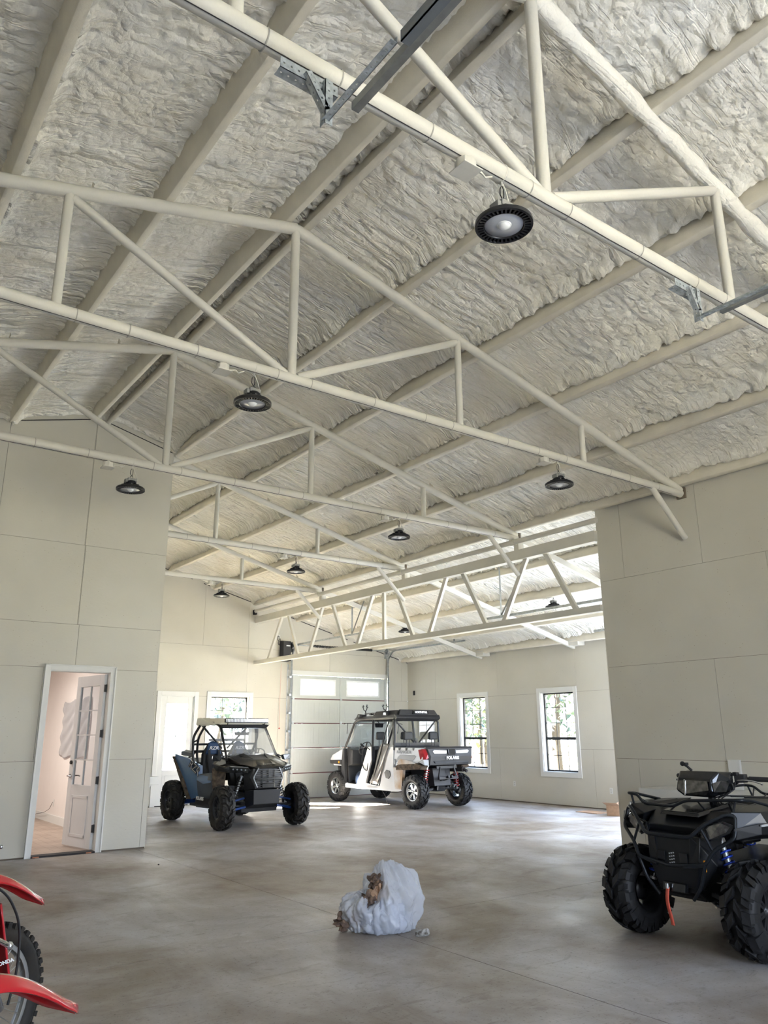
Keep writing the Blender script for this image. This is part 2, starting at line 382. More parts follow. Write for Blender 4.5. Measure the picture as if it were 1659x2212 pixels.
# ---- sprayed foam underside of the roof, real relief
def ceiling():
    rng = np.random.default_rng(7); LAT = rng.random((256, 256)).astype(np.float32)
    def vn(x, y):
        xi = np.floor(x).astype(int); yi = np.floor(y).astype(int); fx = x-xi; fy = y-yi
        fx = fx*fx*(3-2*fx); fy = fy*fy*(3-2*fy)
        a = LAT[xi & 255, yi & 255]; b = LAT[(xi+1) & 255, yi & 255]; c = LAT[xi & 255, (yi+1) & 255]; d = LAT[(xi+1) & 255, (yi+1) & 255]
        return (a*(1-fx)+b*fx)*(1-fy)+(c*(1-fx)+d*fx)*fy
    def fbm(x, y, o=4):
        s = 0; a = .5; t = 0
        for i in range(o): s = s+a*vn(x+17.3*i, y+9.1*i); t += a; a *= .5; x = x*2.03; y = y*2.03
        return s/t
    xs = np.concatenate([np.arange(XLW-.2, .2, .10), np.arange(.2, 9.6, .028), np.arange(9.6, XL+.25, .04)])
    ys = np.concatenate([np.arange(YB-.1, .8, .12), np.arange(.8, 9.0, .030), np.arange(9.0, YF+.12, .038)])
    X, Y = np.meshgrid(xs, ys, indexing='ij')
    base = ZA-SL*np.abs(X-XR)+.30
    wx = fbm(X*.9, Y*.9, 3); wy = fbm(X*.8+40, Y*.8+11, 3)
    far = np.clip((Y-4.2)/2.2+(fbm(X*.5+5, Y*.5, 2)-.5)*2.2, 0, 1)
    # passes of the spray gun running down the slope: rounded, wandering ridges; popcorn lumps between
    w1 = fbm(X*1.6, Y*2.2, 4); w2 = fbm(X*4.5+9, Y*5.0, 3)
    ph = Y/.125+3.6*wx+1.9*w1+.9*w2+.4*np.sin(X*1.3)
    rid = np.abs(np.sin(np.pi*ph))**.7*(.45+1.1*fbm(X*1.3+8, Y*5.5+3, 3))
    ph2 = Y/.31+3.4*wy+1.2*w2; rid2 = np.abs(np.sin(np.pi*ph2))
    lump = np.abs(fbm(X*4.5+30, Y*4.5, 3)-.5)*2
    lump = 1-np.clip(lump*2.4, 0, 1)**.7
    pop = 1-np.abs(fbm(X*11, Y*11+7, 3)-.5)*4
    patch = np.clip((fbm(X*.6+60, Y*.7+33, 2)-.42)*6, 0, 1)
    d = far*(.028*rid+.014*rid2)*(.55+.45*patch)+(1-far)*(.020*lump+.016*rid2*wx+.008*rid)+(.008+.010*(1-far))*pop+.075*(fbm(X*1.1+3, Y*1.3, 3)-.5)
    d = d+.012*fbm(X*30, Y*22, 2)
    for px in PX:
        dx = X-px; r = np.abs(dx); edge = .055+.035*fbm(X*0+px*3, Y*2.3, 3)
        up_side = np.sign(px-XR)*dx < 0
        amp = np.where(up_side, .085, .04)*(.5+fbm(X*0+px*7, Y*1.7, 3))
        d = d+amp*np.exp(-np.clip(r-edge, 0, None)/.035)*(.8+.4*pop)
    d = d+.15*np.exp(-np.abs(Y-YD+.02)/.10)*(X < XO+.12)+.12*np.exp(-np.abs(YF-Y)/.10)+.04*np.exp(-np.abs(XL-X)/.08)
    Z = base-d
    V = np.stack([X, Y, Z], -1).reshape(-1, 3).astype(np.float32)
    nx, ny = len(xs), len(ys)
    I = (np.arange(nx-1)[:, None]*ny+np.arange(ny-1)[None, :]).ravel()
    F = np.stack([I, I+1, I+ny+1, I+ny], -1).astype(np.int32)      # faces look down
    me = bpy.data.meshes.new('ceiling'); me.vertices.add(len(V)); me.vertices.foreach_set('co', V.ravel())
    me.loops.add(F.size); me.loops.foreach_set('vertex_index', F.ravel()); me.polygons.add(len(F))
    me.polygons.foreach_set('loop_start', np.arange(0, F.size, 4, dtype=np.int32))
    me.polygons.foreach_set('use_smooth', np.ones(len(F), dtype=bool)); me.update(calc_edges=True); me.materials.append(FOAM)
    o = bpy.data.objects.new('ceiling', me); COL.objects.link(o); o['kind'] = 'structure'
ceiling()
rf = MB()
for a, b in ((XLW-.4, XR), (XR, XL+.4)):
    rf.add([(a, YB-.3, zroof(a)+.16), (b, YB-.3, zroof(b)+.16), (b, YF+.4, zroof(b)+.16), (a, YF+.4, zroof(a)+.16),
            (a, YB-.3, zroof(a)+.22), (b, YB-.3, zroof(b)+.22), (b, YF+.4, zroof(b)+.22), (a, YF+.4, zroof(a)+.22)],
           [(0, 1, 2, 3), (4, 7, 6, 5), (0, 4, 5, 1), (1, 5, 6, 2), (2, 6, 7, 3), (3, 7, 4, 0)])
rf.build('light_block_roof', GALVD, kind='structure')        # unseen sheet metal roof slab above the foam, added to block light

# ---- floor with saw-cut joints
fl = MB(); g = .004; xj = [XLW-.3, -1.95, 4.21, 10.35, XL+.3]; yj = [YB-.3, -.05, 6.05, 12.1, YF+.3]
fl.b2((XLW-.3, YB-.3, -.16), (XL+.3, YF+.3, -.02))
fl.cur = 1
for i in range(4):
    for j in range(4): fl.b2((xj[i]+g, yj[j]+g, -.02), (xj[i+1]-g, yj[j+1]-g, 0))
fl.build('floor', [DARK, CONC], kind='structure')

# ---- walls: a dark core with painted board sheets on its face, real gaps between the sheets
def rect_minus(r, holes):
    out = [r]
    for h in holes:
        nxt = []
        for (a, b, c, d) in out:
            if h[0] >= c or h[2] <= a or h[1] >= d or h[3] <= b: nxt.append((a, b, c, d)); continue
            if h[0] > a: nxt.append((a, b, h[0], d))
            if h[2] < c: nxt.append((h[2], b, c, d))
            lo, hi = max(a, h[0]), min(c, h[2])
            if h[1] > b: nxt.append((lo, b, hi, h[1]))
            if h[3] < d: nxt.append((lo, h[3], hi, d))
        out = nxt
    return out
def wall(name, axis, pos, face, u0, u1, top, rows, seams, holes=(), thick=.15, stain=False, gap=.0022):
    """axis 'X': the wall runs along x at y=pos; face=+1/-1 side that carries the boards; top(u) height"""
    m = MB()
    def P(u, w, z): return (u, pos+w, z) if axis == 'X' else (pos+w, u, z)
    def slab(a, b, c, d, w0, w1):
        ta, tc = top(a), top(c); zs = [(a, b), (c, b), (c, min(d, tc)), (a, min(d, ta))]
        if b >= max(ta, tc): return
        if b > ta or b > tc:
            # clipped corner
            if ta > b: zs = [(a, b), (a+(c-a)*(ta-b)/(ta-tc), b), (a, min(d, ta))]
            else: zs = [(c-(c-a)*(tc-b)/(tc-ta), b), (c, b), (c, min(d, tc))]
        elif d > min(ta, tc) and d < max(ta, tc):
            xm = a+(c-a)*(d-ta)/(tc-ta)
            zs = [(a, b), (c, b), (c, tc), (xm, d), (a, d)] if ta > tc else [(a, b), (c, b), (c, d), (xm, d), (a, ta)]
        n = len(zs); m.add([P(u, w0, z) for u, z in zs]+[P(u, w1, z) for u, z in zs],
                           [tuple(range(n)), tuple(range(n, 2*n))]+[(i, (i+1) % n, n+(i+1) % n, n+i) for i in range(n)], False)
    br = [u0]+([XR] if axis == 'X' and u0 < XR < u1 else [])+[u1]
    for i in range(len(br)-1):
        for r in rect_minus((br[i], 0, br[i+1], 9.0), holes): slab(*r, -face*thick, -face*.012)
    m.cur = 1
    for k in range(len(rows)-1):
        z0, z1 = rows[k]+(gap if k else .02), rows[k+1]-gap
        ss = sorted([u0]+[s for s in seams[k % len(seams)] if u0+.05 < s < u1-.05]+[u1])
        for i in range(len(ss)-1):
            a, b = ss[i]+(gap if i else 0), ss[i+1]-(gap if i < len(ss)-2 else 0)
            parts = [(a, z0, XR, z1), (XR, z0, b, z1)] if (axis == 'X' and a < XR < b and z1 > 5) else [(a, z0, b, z1)]
            for pr in parts:
                for r in rect_minus(pr, holes): slab(*r, -face*.0119, 0)
    return m.build(name, [SEAM, OSB], kind='structure')
topx = lambda u: zroof(u)+.02
rows = [0, 1.22, 2.46, 3.68, 4.88, 6.1, 7.3]
far_holes = [(6.82, 0, 7.64, 2.44), (8.05, .70, 9.08, 2.46), (10.24, 0, 13.26, 3.06)]
every = lambda a, st, n: [a+st*i for i in range(n)]
vv = every(7.77-1.22*9, 1.22, 20)
wall('wall_far', 'X', YF, -1, XLW, XL, topx, [0, 2.44, 3.65, 9], [[8.99, 9.9, 13.6], every(8.99-2.44*5, 2.44, 9), vv], far_holes)
wall('wall_office', 'X', YD, -1, XLW, XO, topx, [0, 1.22, 2.48, 3.10, 4.28, 9], [every(-.6, 2.44, 3)+[2.3], [1.2, 2.72], [.7, 3.14], every(-.55, 1.22, 4)+[3.12], every(-.55, 1.22, 4)+[3.10]], [(2.80, 0, 3.67, 2.45)])
wall('wall_office_side', 'Y', XO, 1, YD+.16, YF, lambda u: zroof(XO)+.02, [0, 1.22, 2.44, 3.66, 7], [every(YD+1, 2.44, 3)])
wall('wall_right_near', 'Y', XE, -1, YB, YN, lambda u: zroof(XE)+.05, [0, 1.22, 2.45, 3.68, 6], [[6.75, 4.3, 1.9, -.6], [5.49, 3.05, .6, -1.8], [4.65, 2.2, -.2], [6.71, 5.49, 3.1, .6]])
wall('wall_right', 'Y', XL, -1, YN, YF, lambda u: zroof(XL)-.03, [0, 1.21, 2.45, 5], [[14.32, 11.9-.44, 9.0], [16.7, 9.4], [14.30, 11.80, 9.4, 16.7]], [(7.65, 0, 10.25, 3.0), (11.90, .70, 12.90, 2.47), (14.75, .70, 15.72, 2.47)])  # leading hole is an unseen opening, cut for the added side lamp
wall('wall_lean_to_front', 'X', YN, 1, XE+.16, XL, lambda u: zroof(u)+.02, [0, 1.22, 2.44, 3.66, 7], [[10.0, 13.9]], [(10.25, 0, 13.27, 3.05)])
wall('wall_left', 'Y', XLW, 1, YB, YD, lambda u: zroof(XLW)+.02, [0, 1.22, 2.44, 3.66, 7], [every(-2, 2.44, 6)])
wall('wall_front', 'X', YB, 1, XLW, XE, topx, [0, 1.22, 2.44, 3.66, 4.88, 9], [every(-2, 2.44, 5)], [(1.63, 0, 4.68, 4.3)])
# corner return of the near right wall
MB().b2((XE-.001, YN-.01, 0), (XE+.155, YN+.012, zroof(XE)+.0)).build('trim_2', OSB, kind='structure')
MB().b2((XO-.006, YD-.001, 0), (XO+.0005, YD+.165, zroof(XO))).build('trim_3', OSB, kind='structure')

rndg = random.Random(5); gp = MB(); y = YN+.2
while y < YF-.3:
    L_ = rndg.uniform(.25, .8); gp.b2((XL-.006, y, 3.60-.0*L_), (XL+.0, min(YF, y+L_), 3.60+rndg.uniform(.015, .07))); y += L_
gp.build('right_gap_shade', DARK, kind='structure')  # dark strip drawn for the shade in the gap under the foam
gp = MB()
for a_x, b_x in ((1.85, XR-.02), (XR+.08, XO)): gp.beam((a_x, YD-.003, zc(a_x)+.075), (b_x, YD-.003, zc(b_x)+.075), .006, .012)
gp.build('office_top_line', DARK, kind='structure')  # dark line drawn along the office wall top below the foam
gp = MB()
for a_x, b_x in ((6.3, 7.4), (7.7, 9.1), (9.9, 12.0), (12.2, XL)): gp.beam((a_x, YF-.003, zc(a_x)+.10), (b_x, YF-.003, zc(b_x)+.10), .006, .018)
gp.build('far_gap_shade', DARK, kind='structure')  # shaded gap above the far wall, drawn as dark strips
# ---- windows
def window(name, axis, pos, face, u0, u1, z0, z1, rowsU=3, rowsL=2, split=.585, cas=.10, depth=.15):
    fr = MB(); e = .018*face
    def B(m, ua, za, ub, zb, w0, w1):
        lo, hi = (min(ua, ub), max(ua, ub))
        if axis == 'X': m.b2((lo, pos+min(w0, w1), za), (hi, pos+max(w0, w1), zb))
        else: m.b2((pos+min(w0, w1), lo, za), (pos+max(w0, w1), hi, zb))
    # casing
    for (a, b, c, d) in ((u0-cas, z0-cas, u0, z1+cas), (u1, z0-cas, u1+cas, z1+cas), (u0, z1, u1, z1+cas), (u0, z0-cas, u1, z0)): B(fr, a, b, c, d, 0, e)
    # reveals
    for (a, b, c, d) in ((u0-.002, z0, u0+.015, z1), (u1-.015, z0, u1+.002, z1), (u0, z1-.015, u1, z1), (u0, z0, u1, z0+.015)): B(fr, a, b, c, d, 0, -face*depth)
    root = fr.build(name, TRIMW, bevel=.003, kind='structure')
    s = MB(); w0, w1 = -face*(depth-.005), -face*(depth-.05); t = .035; zm = z0+(z1-z0)*(1-split)
    for (a, b, c, d) in ((u0+.015, z0+.015, u0+.015+t, z1-.015), (u1-.015-t, z0+.015, u1-.015, z1-.015), (u0, z1-.015-t, u1, z1-.015), (u0, z0+.015, u1, z0+.015+t), (u0, zm-.03, u1, zm+.03)): B(s, a, b, c, d, w0, w1)
    s.build('sash', BLKSASH, root, bevel=.003)
    q = MB(); wm = -face*(depth-.022); wn_ = -face*(depth-.034)
    for k in (1, 2):
        u = u0+.05+(u1-u0-.10)*k/3; B(q, u-.007, z0+.03, u+.007, z1-.03, wm, wn_)
    for k in range(1, rowsU): z = zm+(z1-zm)*k/rowsU; B(q, u0+.03, z-.007, u1-.03, z+.007, wm, wn_)
    for k in range(1, rowsL): z = z0+(zm-z0)*k/rowsL; B(q, u0+.03, z-.007, u1-.03, z+.007, wm, wn_)
    q.build('muntins', BLKSASH, root)
    gl = MB(); B(gl, u0+.03, z0+.03, u1-.03, z1-.03, -face*(depth-.010), -face*(depth-.014)); gl.build('glass', GLASS, root)
    return root
window('window_1', 'Y', XL, -1, 14.75, 15.72, .70, 2.47)
window('window_2', 'Y', XL, -1, 11.90, 12.90, .70, 2.47)
window('window_3', 'X', YF, -1, 8.05, 9.08, .70, 2.46)

# ---- far glazed door
d = MB(); cas = .10
for (a, b, c, e) in ((6.72, 0, 6.82, 2.54), (7.64, 0, 7.74, 2.54), (6.82, 2.44, 7.64, 2.54)): d.b2((a, YF-.018, b), (c, YF, e))
for (a, b, c, e) in ((6.82, 0, 6.84, 2.44), (7.62, 0, 7.64, 2.44), (6.82, 2.42, 7.64, 2.44)): d.b2((a, YF, b), (c, YF+.15, e))
dr = d.build('door_1', TRIMW, bevel=.003, kind='structure')
d = MB(); y0, y1 = YF+.02, YF+.065
for (a, b, c, e) in ((6.84, .02, 6.97, 2.42), (7.49, .02, 7.62, 2.42), (6.97, 2.26, 7.49, 2.42), (6.97, .02, 7.49, .78)): d.b2((a, y0, b), (c, y1, e))
d.b2((7.04, y0-.008, .16), (7.42, y0, .66)); d.build('door_leaf', TRIMW, dr, bevel=.004)
d = MB(); d.b2((7.222, y0+.008, .78), (7.238, y1-.008, 2.26)); d.b2((6.97, y0+.008, 1.52), (7.49, y1-.008, 1.535)); d.build('muntins', TRIMW, dr)
MB().b2((6.97, y0+.02, .78), (7.49, y0+.025, 2.26)).build('glass', GLASS, dr)
MB().b2((6.84, YF-.01, 0), (7.62, YF+.12, .02)).build('threshold', DARK, dr)

# ---- office door, open inwards, leaf hinged on the right jamb
d = MB(); Yc = YD-.02
for (a, b, c, e) in ((2.735, 0, 2.82, 2.525), (3.65, 0, 3.735, 2.525), (2.82, 2.44, 3.65, 2.525)):
    d.b2((a, Yc, b), (c, YD, e)); 
for (a, b, c, e) in ((2.735, 0, 2.755, 2.525), (3.715, 0, 3.735, 2.525), (2.735, 2.505, 3.735, 2.525)): d.b2((a, Yc-.01, b), (c, Yc, e))
for (a, b, c, e) in ((2.80, 0, 2.82, 2.45), (3.65, 0, 3.67, 2.45), (2.82, 2.43, 3.65, 2.45)): d.b2((a, YD, b), (c, YD+.16, e))
d2 = d.build('door_2', TRIMW, bevel=.003, kind='structure')
thd = MB().b2((2.82, YD-.03, 0), (3.65, YD+.15, .022)); thd.build('threshold', DARK, d2)
th = mat('threshold_copper', (.45, .2, .11), .4, .6, var=.1)
MB().b2((2.84, YD-.035, .004), (2.92, YD-.029, .016)).b2((3.53, YD-.035, .004), (3.6, YD-.029, .016)).build('threshold_end', th, d2)
W = .82; H0, H1 = .03, 2.42; T = .044
lf = MB()
def LB(m, a, b, c, e, y0=-T/2, y1=T/2): m.b2((a, y0, b), (c, y1, e))
LB(lf, 0, H0, .12, H1); LB(lf, W-.12, H0, W, H1); LB(lf, .12, H1-.16, W-.12, H1); LB(lf, .12, H0, W-.12, .86)
ang = R_(101)
leaf = lf.build('door_leaf', WHITEP, d2, bevel=.003, loc=(3.635, YD+.13, 0), rot=(0, 0, ang))
pnl = MB(); LB(pnl, .17, .16, W-.17, .20, -T/2-.006, -T/2); LB(pnl, .17, .68, W-.17, .72, -T/2-.006, -T/2); LB(pnl, .17, .16, .21, .72, -T/2-.006, -T/2); LB(pnl, W-.21, .16, W-.17, .72, -T/2-.006, -T/2)
LB(pnl, .17, .16, W-.17, .20, T/2, T/2+.006); LB(pnl, .17, .68, W-.17, .72, T/2, T/2+.006); LB(pnl, .17, .16, .21, .72, T/2, T/2+.006); LB(pnl, W-.21, .16, W-.17, .72, T/2, T/2+.006)
pnl.build('panel_moulding', WHITEP, leaf, bevel=.004)
mu = MB(); LB(mu, W/2-.009, .86, W/2+.009, H1-.16, -.014, .014)
for k in (1, 2, 3): z = .86+(H1-.16-.86)*k/4; LB(mu, .12, z-.009, W-.12, z+.009, -.014, .014)
mu.build('muntins', WHITEP, leaf)
gl = MB(); LB(gl, .12, .86, W-.12, H1-.16, -.003, .003); gl.build('glass', glass_mat('office_door_glass', (.9, .93, .96), .22), leaf)
hd = MB()
for sy in (-1, 1):
    hd.cyl((W-.06, sy*T/2, .98), (W-.06, sy*(T/2+.012), .98), .027); hd.cyl((W-.06, sy*T/2, .98), (W-.06, sy*(T/2+.05), .98), .011)
    hd.tube([(W-.06, sy*(T/2+.05), .98), (W-.11, sy*(T/2+.055), .982), (W-.17, sy*(T/2+.045), .975)], .009)
hd.build('lever_handle', mat('lever_nickel', (.35, .35, .36), .25, 1.0, var=.05), leaf)
db = MB()
for sy in (-1, 1): db.cyl((W-.06, sy*T/2, 1.17), (W-.06, sy*(T/2+.02), 1.17), .028)
db.build('deadbolt', BLACK, leaf)
for z in (.30, .94, 1.58, 2.22):
    MB().cyl((3.645, YD+.105, z-.055), (3.645, YD+.105, z+.055), .010).b2((3.615, YD+.10, z-.05), (3.651, YD+.16, z+.05)).build('hinge', BLACK, d2)

# ---- office beyond the door
OFW = mat('office_paint', (.78, .73, .70), .6, var=.01)
o = MB(); o.b2((XLW, YD+.15, 3.04), (XO-.15, YF, 3.1)); o.build('ceiling_office', OFW, kind='structure')
o = MB(); o.b2((4.15, YD+.16, 0), (4.20, YF, 3.04)); o.build('wall_office_right', OFW, kind='structure')
o = MB(); o.b2((-.1, YD+.16, 0), (0, YF, 3.04)); o.build('wall_office_left', OFW, kind='structure')
o = MB(); 
for r in rect_minus((0, 0, 4.15, 3.04), [(1.3, .8, 3.0, 2.3)]): o.b2((r[0], 17.3, r[1]), (r[2], 17.36, r[3]))
o.build('wall_office_back', OFW, kind='structure')
MB().b2((4.135, YD+.2, 0), (4.15, 17.3, .15)).b2((0, 17.285, 0), (4.15, 17.3, .15)).build('baseboard_office', TRIMW, bevel=.003, kind='structure')
WOODF = mat('wood_floor', (.27, .20, .155), .35, col2=(.40, .32, .26), vscale=3)
o = MB()
for i in range(30):
    x = -.0+i*.14
    if x > 4.1: break
    off = (i*.37) % 1.2
    y = YD+.1-off
    while y < 17.2:
        a, b = max(y, YD+.1), min(y+1.2, 17.3)
        if b > a+.01: o.b2((x+.001, a+.001, -.01), (min(x+.139, 4.14), b-.001, .012))
        y += 1.2
o.build('floor_office', WOODF, kind='structure')
t = MB(); random.seed(3)
t.grid(lambda u, v: (4.135-.012*abs(sin(9*u+4*v*v*3))-.010*sin(23*v+19*u)-.008*abs(sin(17*u+5*v*v)), 14.10+1.70*u+.02*sin(8*v), 1.18+1.02*v-.05*u*v+.02*sin(14*u)), 60, 40)
pl = t.build('plastic_sheet', glass_mat('milky_sheet', (.66, .67, .74), .22, .12, .35), solid=.002)
tag(pl, 'wrinkled milky plastic sheet taped flat on the pinkish office wall behind the open door', 'plastic sheet')
cb = MB().b2((4.142, 15.9, .30), (4.15, 15.96, .42)).build('wall_outlet', TRIMW, bevel=.002)
tag(cb, 'white outlet plate low on the office wall seen through the open doorway', 'outlet')
cw = MB().tube([(4.13, 15.93, .37), (4.10, 16.0, .25), (4.09, 16.3, .17), (4.1, 16.9, .10), (4.1, 17.2, .03)], .004, 6).build('loose_wire', DARK)
tag(cw, 'thin loose wire hanging from the outlet on the office wall', 'wire')
# area lamp under the office ceiling gives the warm glow seen through the door
od = bpy.data.lights.new('office_light', 'AREA'); od.energy = 46; od.size = .6; od.color = (1.0, .92, .85)
oo = bpy.data.objects.new('office_light', od); COL.objects.link(oo); oo.location = (2.2, 14.6, 3.0)
portal('daylight_portal', (2.15, YF+.02, 1.55), 1.8, 1.6, (0, -1, 0))

FROST = bpy.data.materials.new('frosted_pane'); FROST.use_nodes = True
_n = FROST.node_tree.nodes; _n.remove(_n['Principled BSDF']); _t = _n.new('ShaderNodeBsdfTranslucent'); _t.inputs[0].default_value = (.45, .48, .52, 1)
FROST.node_tree.links.new(_t.outputs[0], _n['Material Output'].inputs[0])
# ---- sectional garage door in the far wall
gx0, gx1, gz = 10.26, 13.24, 3.04; gy = YF-.03
g3 = MB()
for (a, b, c, e) in ((10.14, 0, 10.26, 3.16), (13.24, 0, 13.34, 3.16), (10.26, 3.04, 13.24, 3.16)): g3.b2((a, YF-.02, b), (c, YF+.0, e))
gd = g3.build('door_3', TRIMW, bevel=.003, kind='structure')
sh = (gz-.0)/5; xm = (gx0+gx1)/2
for k in range(5):
    z0, z1 = k*sh+.012, (k+1)*sh-.012; s = MB()
    if k < 4: s.b2((gx0, gy-.045, z0), (gx1, gy, z1))
    else:
        for r in rect_minus((gx0, z0, gx1, z1), [(gx0+.27, z0+.13, gx0+1.27, z1-.13), (gx1-1.27, z0+.13, gx1-.27, z1-.13)]): s.b2((r[0], gy-.045, r[1]), (r[2], gy, r[3]))
    for a, b in ((gx0+.04, gx0+.70), (gx0+.76, xm-.06), (xm+.06, gx1-.76), (gx1-.70, gx1-.04)):
        if k < 4:
            for (p, q, r_, t_) in ((a+.05, z0+.08, b-.03, z0+.09), (a+.05, z1-.09, b-.03, z1-.08), (a+.05, z0+.08, a+.06, z1-.08), (b-.04, z0+.08, b-.03, z1-.08)): s.b2((p, gy-.049, q), (r_, gy-.045, t_))
            for i in range(1, 7): x = a+.05+(b-a-.1)*i/7; s.b2((x-.002, gy-.047, z0+.1), (x+.002, gy-.045, z1-.1))
    for x in (gx0+.02, xm, gx1-.02): s.b2((x-.03, gy-.062, z0), (x+.03, gy-.045, z1))
    se = s.build('section', DOORW, gd, bevel=.002)
    MB().b2((gx0, gy-.050, z0-.022), (gx1, gy-.002, z0)).build('section_seal_shadow', BURG, se)  # burgundy strip drawn for the seal's shadow between door sections
    hh = MB()
    for x in (gx0+.02, xm, gx1-.02): hh.b2((x-.03, gy-.07, z0-.04), (x+.03, gy-.062, z0+.04)); hh.cyl((x-.02, gy-.075, z0-.012), (x+.02, gy-.075, z0-.012), .008, 8)
    if k: hh.build('hinge', GALV, se)
    if k == 4:
        for a in (gx0+.27, gx1-1.27):
            w = MB()
            for (p, q, r_, t_) in ((a-.05, z0+.08, a, z1-.08), (a+1.0, z0+.08, a+1.05, z1-.08), (a, z0+.08, a+1.0, z0+.13), (a, z1-.13, a+1.0, z1-.08)): w.b2((p, gy-.058, q), (r_, gy-.045, t_))
            for i in (1, 2): w.b2((a+i/3-.009, gy-.035, z0+.13), (a+i/3+.009, gy-.02, z1-.13))
            w_ = w.build('window_frame', WHITEP, se, bevel=.003)
            MB().b2((a, gy-.025, z0+.13), (a+1, gy-.021, z1-.13)).build('pane', FROST, w_)

def track(x, ytop0, ytop1, zt, gy=YF-.10, ends=True, vertical=True, name='garage_door_track', label='', group=None, y_dir=-1):
    """vertical rail, quarter bend and horizontal rail of an overhead door"""
    p = []
    if vertical: p += [(x, gy, .08), (x, gy, zt-.40)]
    for i in range(1, 9):
        a = pi/2*i/8
        if vertical: p.append((x, gy+y_dir*.38*(1-cos(a)), zt-.38+.38*sin(a)))
    p += [(x, ytop1, zt)]
    if not vertical: p = [(x, ytop0, zt), (x, ytop1, zt)]
    m = MB(); P = [Vector(q) for q in p]
    V = []; prof = [(-.019, -.022), (.019, -.022), (.019, .016), (.015, .016), (.015, -.018), (-.015, -.018), (-.015, .022), (-.019, .022)]
    for i, q in enumerate(P):
        t_ = (P[min(i+1, len(P)-1)]-P[max(i-1, 0)]).normalized(); nrm = Vector((1, 0, 0)).cross(t_)
        V += [q+Vector((1, 0, 0))*a+nrm*b for a, b in prof]
    k = len(prof); F = [(i*k+j, i*k+(j+1) % k, (i+1)*k+(j+1) % k, (i+1)*k+j) for i in range(len(P)-1) for j in range(k)]
    m.add(V, F, False)
    return m
tr1 = thing('garage_door_track', 'galvanized track of the far white garage door, left side beside the opener', 'door track', (10.20, YF-.1, 0), 0)
track(0, 0, 14.60-(YF-.1), 3.78, gy=0).build('rail', GALV, tr1)
MB().beam((0, 15.06-(YF-.1), 3.80), (0, 15.06-(YF-.1), 4.55), .04, .004, (0, 1, 0)).build('hanger_strap', GALVD, tr1)
MB().beam((0, 15.06-(YF-.1), 3.80), (.02, 14.6-(YF-.1), 4.52), .04, .004, (1, 0, 0)).beam((0, 15.06-YF+.1, 4.55), (.5, 15.06-YF+.1, 4.45), .04, .03).build('hanger_brace', GALVD, tr1)
va = MB()
for z in [i*.45+.25 for i in range(7)]: va.b2((-.06, -.02, z), (.0, .09, z+.05))
va.b2((-.075, .085, .05), (-.03, .09, 3.3)); va.build('flag_bracket', GALV, tr1)
tr2 = thing('garage_door_track', 'galvanized track of the far white garage door, right side beside the room corner', 'door track', (13.31, YF-.1, 0), 0)
track(0, 0, 14.60-(YF-.1), 3.80, gy=0).build('rail', GALV, tr2)
va = MB()
for z in [i*.45+.25 for i in range(7)]: va.b2((.0, -.02, z), (.06, .09, z+.05))
va.b2((.03, .085, .05), (.075, .09, 3.9)); va.b2((-.06, .02, 3.6), (.08, .09, 3.95)); va.build('flag_bracket', GALV, tr2)
MB().beam((0, 15.0-(YF-.1), 3.82), (0, 15.0-(YF-.1), 3.98), .04, .004, (0, 1, 0)).build('hanger_strap', GALVD, tr2)
# spring shaft
ss_ = thing('torsion_shaft', 'steel torsion spring shaft with black springs above the far garage door', 'garage door spring', (11.75, YF-.12, 3.80))
MB().cyl((-1.6, 0, 0), (1.55, 0, 0), .013, 10).build('shaft', GALV, ss_)
for a, b in ((-1.0, .25), (.45, 1.0)):
    sp = MB(); n = 150; sp.tube([(a+(b-a)*i/(n*1.0), .028*cos(i*1.4), .028*sin(i*1.4)) for i in range(n)], .011, 5); sp.build('spring', BLACK, ss_)
for x in (-1.52, 1.52): MB().cyl((x-.02, 0, 0), (x+.02, 0, 0), .065, 18).b2((x-.01, 0, -.08), (x+.01, .11, .08)).build('cable_drum', GALV, ss_)
MB().cyl((.2, 0, 0), (.26, 0, 0), .042, 12).build('spring_cone', mat('red_paint', (.7, .05, .04), .4, var=.05), ss_)
# jackshaft opener
op = thing('garage_door_opener', 'black wall-mounted garage door opener box left of the far garage door', 'door opener', (9.99, YF-.12, 3.62))
MB().hull([(-.11, -.10, .25), (.11, -.10, .25), (.11, .10, .27), (-.11, .10, .27), (-.12, -.11, -.25), (.12, -.11, -.25), (.12, .10, -.27), (-.12, .10, -.27)]).build('housing', BLACKM, op, bevel=.012)
MB().b2((-.03, -.112, .12), (.08, -.107, .145)).build('name_plate', WHITEP, op)
MB().cyl((.12, 0, .15), (.24, 0, .15), .04).cyl((.16, 0, .15), (.19, 0, .15), .07).b2((.12, -.04, -.02), (.2, .06, .08)).build('gear_motor', BLACKM, op)
cable = MB(); cable.path([(9.86, YF-.03, 3.98), (9.80, YF-.05, 4.02), (9.78, YF-.06, 3.9), (9.87, YF-.06, 3.86), (9.86, YF-.06, 3.97), (9.80, YF-.05, 3.80), (9.93, YF-.06, 3.74), (9.95, YF-.1, 3.78)], .007, 6, .05)
tag(cable.build('power_cord', BLACKM), 'coiled black power cord plugged in above the garage door opener', 'cord')
ol = MB().b2((9.82, YF-.012, 3.94), (9.89, YF, 4.05)); tag(ol.build('ceiling_outlet', TRIMW, bevel=.003), 'white outlet plate on the far wall above the garage door opener', 'outlet')
rope = MB().tube([(9.93, YF-.04, 3.3), (9.92, YF-.04, 2.5), (9.925, YF-.04, 1.72)], .004, 6); rr = rope.build('pull_cord', mat('red_cord', (.75, .45, .38), .7, var=.05))
tag(rr, 'thin hanging release cord with a small red knob left of the far garage door', 'cord')
MB().sphere((9.925, YF-.04, 1.70), .018, 10, 6).build('knob', mat('red_knob', (.6, .05, .04), .4, var=.05), rr)
